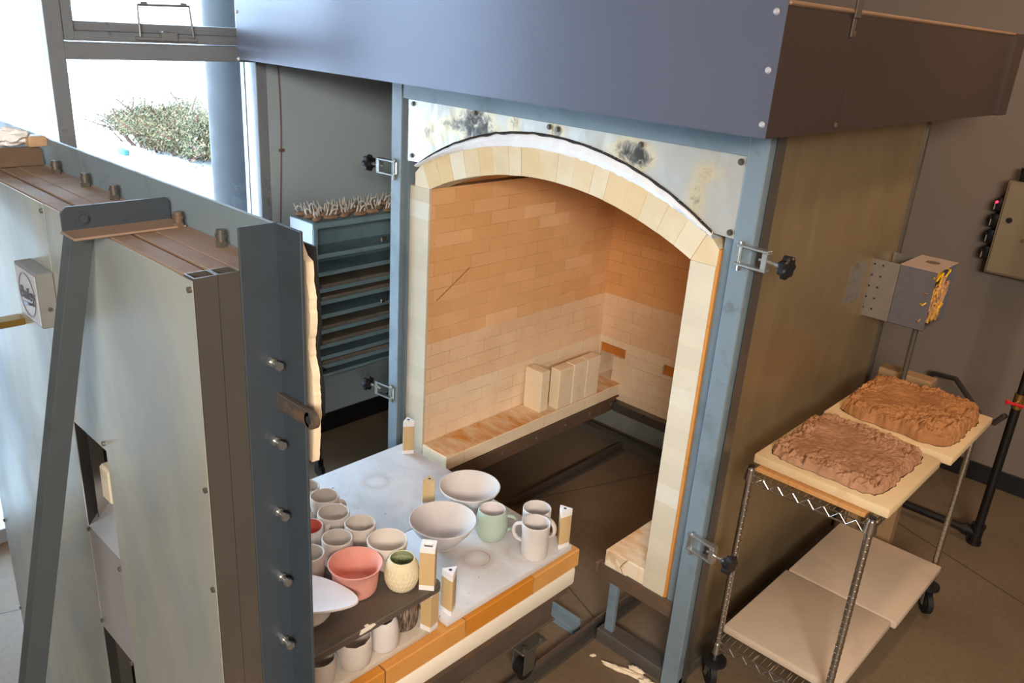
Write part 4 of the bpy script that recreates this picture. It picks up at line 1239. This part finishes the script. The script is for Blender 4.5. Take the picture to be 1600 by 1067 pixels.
# red cord on the wall
tag(MB().tube([(FX0+.006, 2.25 + .012*math.sin(z*4.3) - .004*(2.1-z), z) for z in [3.2 - .08*i for i in range(38)]], .0035, 8).box(FX0, FX0+.012, 2.245, 2.275, 1.645, 1.66, .002).build('wall_cord', plain('brick_red_cord', S(112, 84, 82), .6), org=(FX0+.006, 2.25, .16)), 'thin reddish cord hanging down the left wall beside the window', 'cord')

# ------------------------------------------------------------------ wire cart with clay
cart = thing('wire_cart', 'chrome wire shelf cart on black casters, right of the kiln', 'cart', (-.83, 2.97, 0))
WX0, WX1, WY0, WY1 = -1.040, -.625, 2.415, 3.545
for i, (x, y) in enumerate(((WX0, WY0), (WX1, WY0), (WX0, WY1), (WX1, WY1))):
    m_ = MB()
    m_.cyl((x, y, .125), (x, y, .962), .0125, 20)
    pr_ = []
    z = .16
    while z < .95:
        m_.tube([V(x + .0128*math.cos(q), y + .0128*math.sin(q), z) for q in [2*PI*j/16 for j in range(17)]], .0009, 4, caps=False)
        z += .0254
    po = m_.build('post', CHROME, cart)
    for zc in (.948, .200):
        MB().cyl((x, y, zc-.035), (x, y, zc+.006), .0205, 20, r2=.0165).build('collar', CHROME, po)
    MB().cyl((x, y, .962), (x, y, .966), .0115, 20).build('post_cap', BLACKP, po)
    cs = MB()
    a = (2.4, -.6, 2.0, -.9)[i]
    ox, oy = .02*math.cos(a), .02*math.sin(a)
    c = V(x+ox, y+oy, .050)
    ax = V(-math.sin(a), math.cos(a), 0)
    cs.cyl(c - ax*.012, c + ax*.012, .050, 32).cyl(c - ax*.014, c + ax*.014, .030, 24)
    co = cs.build('caster_wheel', RUBBER, cart)
    fk = MB()
    for s in (-1, 1):
        q = [c + ax*s*.018 + V(0, 0, -.008), c + ax*s*.018 + V(0, 0, .0)]
        b0 = V(x, y, .112) + ax*s*.018
        d = V(math.cos(a), math.sin(a), 0)
        w0, w1 = .022, .009
        vs = [b0 - d*w0, b0 + d*w0, c + ax*s*.018 + d*w1 + V(0, 0, -.010), c + ax*s*.018 - d*w1 + V(0, 0, -.010)]
        v2 = [p_ + ax*s*.003 for p_ in vs]
        A = [fk.bm.verts.new(p_) for p_ in vs]; B = [fk.bm.verts.new(p_) for p_ in v2]
        fk.bm.faces.new(A); fk.bm.faces.new(list(reversed(B)))
        for j in range(4): fk.bm.faces.new((A[j], A[(j+1) % 4], B[(j+1) % 4], B[j]))
    fk.cyl((x, y, .110), (x, y, .118), .026, 20)
    fk.build('fork', ZINC, co)
    MB().cyl((x, y, .118), (x, y, .130), .046, 32).cyl((x, y, .130), (x, y, .136), .018, 16).build('bumper', RUBBER, co)
def wire_shelf(z, name):
    m_ = MB(); r = .0032
    for zz in (z, z-.028):
        m_.tube([(WX0, WY0, zz), (WX1, WY0, zz), (WX1, WY1, zz), (WX0, WY1, zz), (WX0, WY0+.001, zz)], r, 8)
    so = m_.build(name, CHROME, cart)
    zg = MB()
    def zig(a, b, n):
        a = Vector(a); b = Vector(b); pts = []
        for i in range(n+1):
            pts.append(a.lerp(b, i/n) + V(0, 0, 0 if i % 2 else -.028))
        zg.tube(pts, .0019, 6)
    zig((WX0+.02, WY0, z), (WX1-.02, WY0, z), 14); zig((WX1, WY0+.02, z), (WX1, WY1-.02, z), 36)
    zig((WX0+.02, WY1, z), (WX1-.02, WY1, z), 14); zig((WX0, WY0+.02, z), (WX0, WY1-.02, z), 36)
    zg.build('truss_wire', CHROME, so)
    cw = MB()
    for x in (WX0+.14, (WX0+WX1)/2, WX1-.14): cw.tube([(x, WY0, z-.004), (x, WY1, z-.004)], .0028, 8)
    n = 46
    for i in range(1, n): 
        pass
    nx = 17
    for i in range(1, nx):
        x = WX0 + (WX1-WX0)*i/nx
        cw.tube([(x, WY0, z+.001), (x, WY1, z+.001)], .0018, 6)
    for y in [WY0 + (WY1-WY0)*k/6 for k in range(1, 6)]:
        cw.tube([(WX0, y, z-.003), (WX1, y, z-.003)], .0028, 8)
    cw.build('deck_wires', CHROME, so)
wire_shelf(.932, 'wire_shelf'); wire_shelf(.212, 'wire_shelf')
PLA = stained('tan_plaster_board', S(214, 188, 146), S(200, 168, 124), rough=.85, scale=6, bump=.15)
PLB = stained('pale_plaster_board', S(206, 186, 164), S(190, 172, 154), rough=.8, scale=3, bump=.1, dark=None)
def board(x0, x1, y0, y1, z0, z1, mt, lab, b=.006):
    return tag(MB().box(x0, x1, y0, y1, z0, z1, b, 2).build('plaster_board', mt, org=((x0+x1)/2, (y0+y1)/2, z0)), lab, 'board')
tag(MB().box(-1.035, -.655, 2.440, 3.40, .9358, .9515, .002).build('wooden_board', stained('orange_wood_board', S(196, 142, 84), S(176, 120, 66), rough=.7, scale=14, stretch=(6, .6, 1)), org=(-.85, 2.9, .9345)), 'thin orange brown wooden board lying under the clay boards on the cart', 'board')
board(-1.060, -.594, 2.462, 2.952, .952, .987, PLA, 'tan plaster board under the nearer slab of wet clay, on top of the cart')
board(-1.050, -.570, 3.000, 3.505, .952, .987, PLA, 'tan plaster board under the farther slab of wet clay, on top of the cart')
board(-1.052, -.611, 2.470, 2.985, .2165, .250, PLB, 'bare pale plaster board, nearer of the two on the lower shelf of the cart')
board(-1.045, -.594, 2.994, 3.528, .2165, .250, PLB, 'bare pale plaster board, farther of the two on the lower shelf of the cart')
tag(MB().box(-1.09, -.86, 3.68, 3.76, .60, .985, .004).box(-1.09, -.86, 3.69, 3.75, 0, .60).build('wooden_stand', stained('old_board_paint', S(150, 120, 84), S(132, 104, 68), rough=.7, scale=10), org=(-.97, 3.72, 0)), 'brown wooden stand seen just behind the farther clay slab', 'stand')

def wet_clay(x0, x1, y0, y1, z0, h, seed, c1, c2, lab, rough_front=True):
    nx, ny = 150, 160
    m_ = MB(); W = x1-x0; L = y1-y0
    rows = []
    for j in range(ny+1):
        row = []
        for i in range(nx+1):
            u = i/nx*2-1; v = j/ny*2-1
            # rounded, ragged outline
            ex = 1 + .04*noise.noise(V(u*1.3, v*3.0, seed)) + .03*noise.noise(V(u*4, v*9, seed+3))
            ey = 1 + .04*noise.noise(V(u*3.0, v*1.3, seed+5)) + .03*noise.noise(V(u*9, v*4, seed+8))
            m = max(abs(u), abs(v))
            k = m/((abs(u)**7 + abs(v)**7)**(1/7)) if m > 0 else 1
            x = (x0+x1)/2 + u*k*W/2*ex; y = (y0+y1)/2 + v*k*L/2*ey
            e = 1 - m
            edge = min(1, e/.11); edge = math.sqrt(max(0, 1-(1-edge)**2))
            n1 = noise.noise(V(x*8, y*8, seed))
            wx = x + .02*noise.noise(V(x*20, y*20, seed+6)); wy = y + .02*noise.noise(V(x*20+5, y*20, seed+7))
            n2 = noise.noise(V(wx*24, wy*30, seed+1))
            rid = 1 - abs(noise.noise(V(wx*20, wy*26, seed+2)))*2
            n3 = noise.noise(V(x*75, y*68, seed+4))
            n4 = noise.noise(V(x*150, y*140, seed+5))
            dd = noise.voronoi(V(wx*19, wy*24, seed))[0]
            chunk = min(1, (dd[1]-dd[0])*2.6)
            rag = min(1, max(.18, .42 + 1.5*noise.noise(V(x*5, y*5, seed+9)) + (.55 if e < .22 else 0)))
            z = edge*h*(.88 + .24*n1) + min(1, e*14)*rag*(.007*n2 + .011*(chunk-.7) + .009*n3 + .006*n4 - .010*max(0, rid-.72)*3.5)
            if m > .985: z = 0
            s = 1
            x += .004*noise.noise(V(x*50, y*50, z*50+seed))*(1 if e < .15 else .3)
            y += .004*noise.noise(V(x*50+7, y*50, z*50+seed))*(1 if e < .15 else .3)
            if e < .10: x += .007*noise.noise(V(x*26, y*26, seed+20)); y += .007*noise.noise(V(x*26+9, y*26, seed+21))
            row.append(m_.bm.verts.new(V(x, y, z0 + max(0, z))))
        rows.append(row)
    for a, b in zip(rows, rows[1:]):
        for i in range(nx): m_.bm.faces.new((a[i], a[i+1], b[i+1], b[i]))
    border = rows[0] + [r_[-1] for r_ in rows[1:]] + list(reversed(rows[-1][:-1])) + [r_[0] for r_ in reversed(rows[1:-1])]
    m_.bm.faces.new(list(reversed(border)))
    t = NT('wet_clay_%d' % int(seed)); p = t.pos()
    f = t.noise(p, 9, 6, .65)
    c = t.ramp(f, [(.35, c1), (.65, c2)])
    t.set(c, t.ramp(t.noise(p, 20, 4), [(.3, (.62,)*3), (.7, (.85,)*3)]), 0, .3)
    t.bump(t.noise(p, 110, 6, .7), .8, .004)
    o = m_.build('clay_slab', t.m, org=((x0+x1)/2, (y0+y1)/2, z0), smooth=0)
    return tag(o, lab, 'clay')
wet_clay(-1.040, -.640, 2.495, 2.950, .9875, .038, 2, S(150, 106, 74), S(180, 138, 106), 'rough slab of reclaimed brown clay on the nearer board of the cart')
wet_clay(-1.020, -.600, 3.040, 3.490, .9875, .064, 12, S(148, 98, 58), S(176, 124, 78), 'thicker rough mound of reclaimed brown clay on the farther board of the cart')

# ------------------------------------------------------------------ back wall things
PNL = plain('beige_panel_paint', S(132, 118, 94), .45, .1, .05, 6)
pn = thing('electrical_panel', 'beige electrical panel with black side switches high on the back wall', 'electrical panel', (-.78, 4.95, 1.245))
MB().box(-1.040, -.52, 4.87, 5.026, 1.243, 1.733, .006, 2).build('panel_body', PNL, pn)
MB().box(-1.030, -.53, 4.862, 4.870, 1.253, 1.723, .003).build('panel_door', PNL, pn)
MB().cyl((-.985, 4.862, 1.535), (-.985, 4.853, 1.535), .014, 20).build('panel_lock', BLACKP, pn)
MB().cyl((-.90, 4.862, 1.445), (-.90, 4.856, 1.445), .010, 12).build('panel_knob', RUSTY, pn)
for z in (1.60, 1.515, 1.43, 1.34):
    sw = MB().box(-1.075, -1.04, 4.90, 4.97, z-.034, z+.034, .006, 2).cyl((-1.075, 4.935, z), (-1.090, 4.935, z), .018, 16)
    so = sw.build('side_switch', BLACKP, pn)
    MB().box(-1.079, -1.0755, 4.885, 4.899, z-.030, z+.004, .001).build('switch_tag', plain('switch_tag_grey_%d' % int(z*1000), S(150, 148, 146), .4), so)
led = NT('red_lamp'); led.b.inputs['Emission Color'].default_value = (1, .02, .05, 1); led.b.inputs['Emission Strength'].default_value = 3.5; led.set(S(220, 20, 40), .3)
MB().cyl((-1.072, 4.895, 1.612), (-1.072, 4.885, 1.612), .006, 14).build('indicator_lamp', led.m, pn)
MB().box(-1.00, -.92, 4.88, 4.95, 1.7335, 1.775, .006, 2).cyl((-.985, 4.90, 1.775), (-.985, 4.90, 1.80), .020, 16).build('top_gland', BLACKP, pn)
pipe = thing('gas_pipe', 'black gas pipe with a red valve standing at the back right', 'pipe', (-.62, 4.3, 0))
MB().cyl((-.62, 4.3, .05), (-.62, 4.3, .765), .021, 20).build('pipe_run', BLACKM, pipe)
MB().cyl((-.62, 4.3, .84), (-.62, 4.3, CZ), .018, 20).build('pipe_run', BLACKM, pipe)
MB().cyl((-1.15, 4.3, .060), (-.62, 4.3, .060), .021, 20).build('pipe_run', BLACKM, pipe)
MB().cyl((-.62, 4.3, 0), (-.62, 4.3, .105), .028, 20).cyl((-.69, 4.3, .060), (-.62, 4.3, .060), .028, 20).cyl((-.66, 4.3, .06), (-.68, 4.3, .06), .033, 20).cyl((-.62, 4.3, .095), (-.62, 4.3, .112), .033, 20).cyl((-.62, 4.3, 0), (-.62, 4.3, .018), .034, 20).build('tee_fitting', BLACKM, pipe)
vl = MB().cyl((-.62, 4.3, .765), (-.62, 4.3, .84), .024, 12).cyl((-.62, 4.28, .80), (-.62, 4.255, .80), .010, 10).build('valve_body', plain('brass_valve', S(170, 130, 70), .35, .8), pipe)
MB().box(-.66, -.585, 4.25, 4.256, .79, .805, .003).box(-.665, -.65, 4.252, 4.258, .785, .810, .003).build('valve_handle', plain('red_valve_handle', S(200, 30, 40), .4), vl)
tag(MB().tube([(-.66, 4.335, .70), (-.70, 4.36, .635), (-.78, 4.45, .61), (-.88, 4.6, .63), (-1.0, 4.75, .66), (-1.15, 4.9, .60), (-1.2, 5.015, .5)], .014, 10).build('flexible_hose', plain('dark_grey_hose', S(70, 64, 62), .5), org=(-.9, 4.6, .6)), 'dark hose sagging from the gas pipe towards the back wall', 'hose')

# ------------------------------------------------------------------ torn fibre on the floor by the kiln foot
def scrap(x, y, L, w, h, ang_, seed, lab):
    ico = bmesh.new(); bmesh.ops.create_icosphere(ico, subdivisions=4, radius=1)
    for v in ico.verts:
        q = v.co.copy(); d = 1 + .45*noise.noise(V(q.x*4, q.y*2, q.z*2) + V(seed, 0, 0)) + .15*noise.noise(q*12)
        v.co = V(q.x*L*d, q.y*w*d, h*.7 + max(-.7*h, q.z*h*d))
    bmesh.ops.rotate(ico, verts=ico.verts, cent=(0, 0, 0), matrix=Matrix.Rotation(ang_, 3, 'Z'))
    bmesh.ops.translate(ico, verts=ico.verts, vec=(x, y, .0))
    m_ = MB(); me = bpy.data.meshes.new('t'); ico.to_mesh(me); ico.free(); m_.bm.from_mesh(me); bpy.data.meshes.remove(me)
    return tag(m_.build('fibre_scrap', FBRICK, org=(x, y, 0), smooth=40), lab, 'scrap')
scrap(-1.305, 2.225, .085, .012, .010, .30, 1, 'long torn strip of cream fibre lying at the foot of the kiln frame')
scrap(-1.20, 2.235, .045, .020, .013, .1, 5, 'ragged lump of cream fibre on the floor, right of the long torn strip')
scrap(-1.275, 2.262, .030, .012, .012, .2, 9, 'small ragged scrap of cream fibre between the long strip and the kiln frame')
scrap(-1.445, 2.205, .012, .007, .004, .8, 12, 'tiny cream crumb on the floor, left of the torn strip')
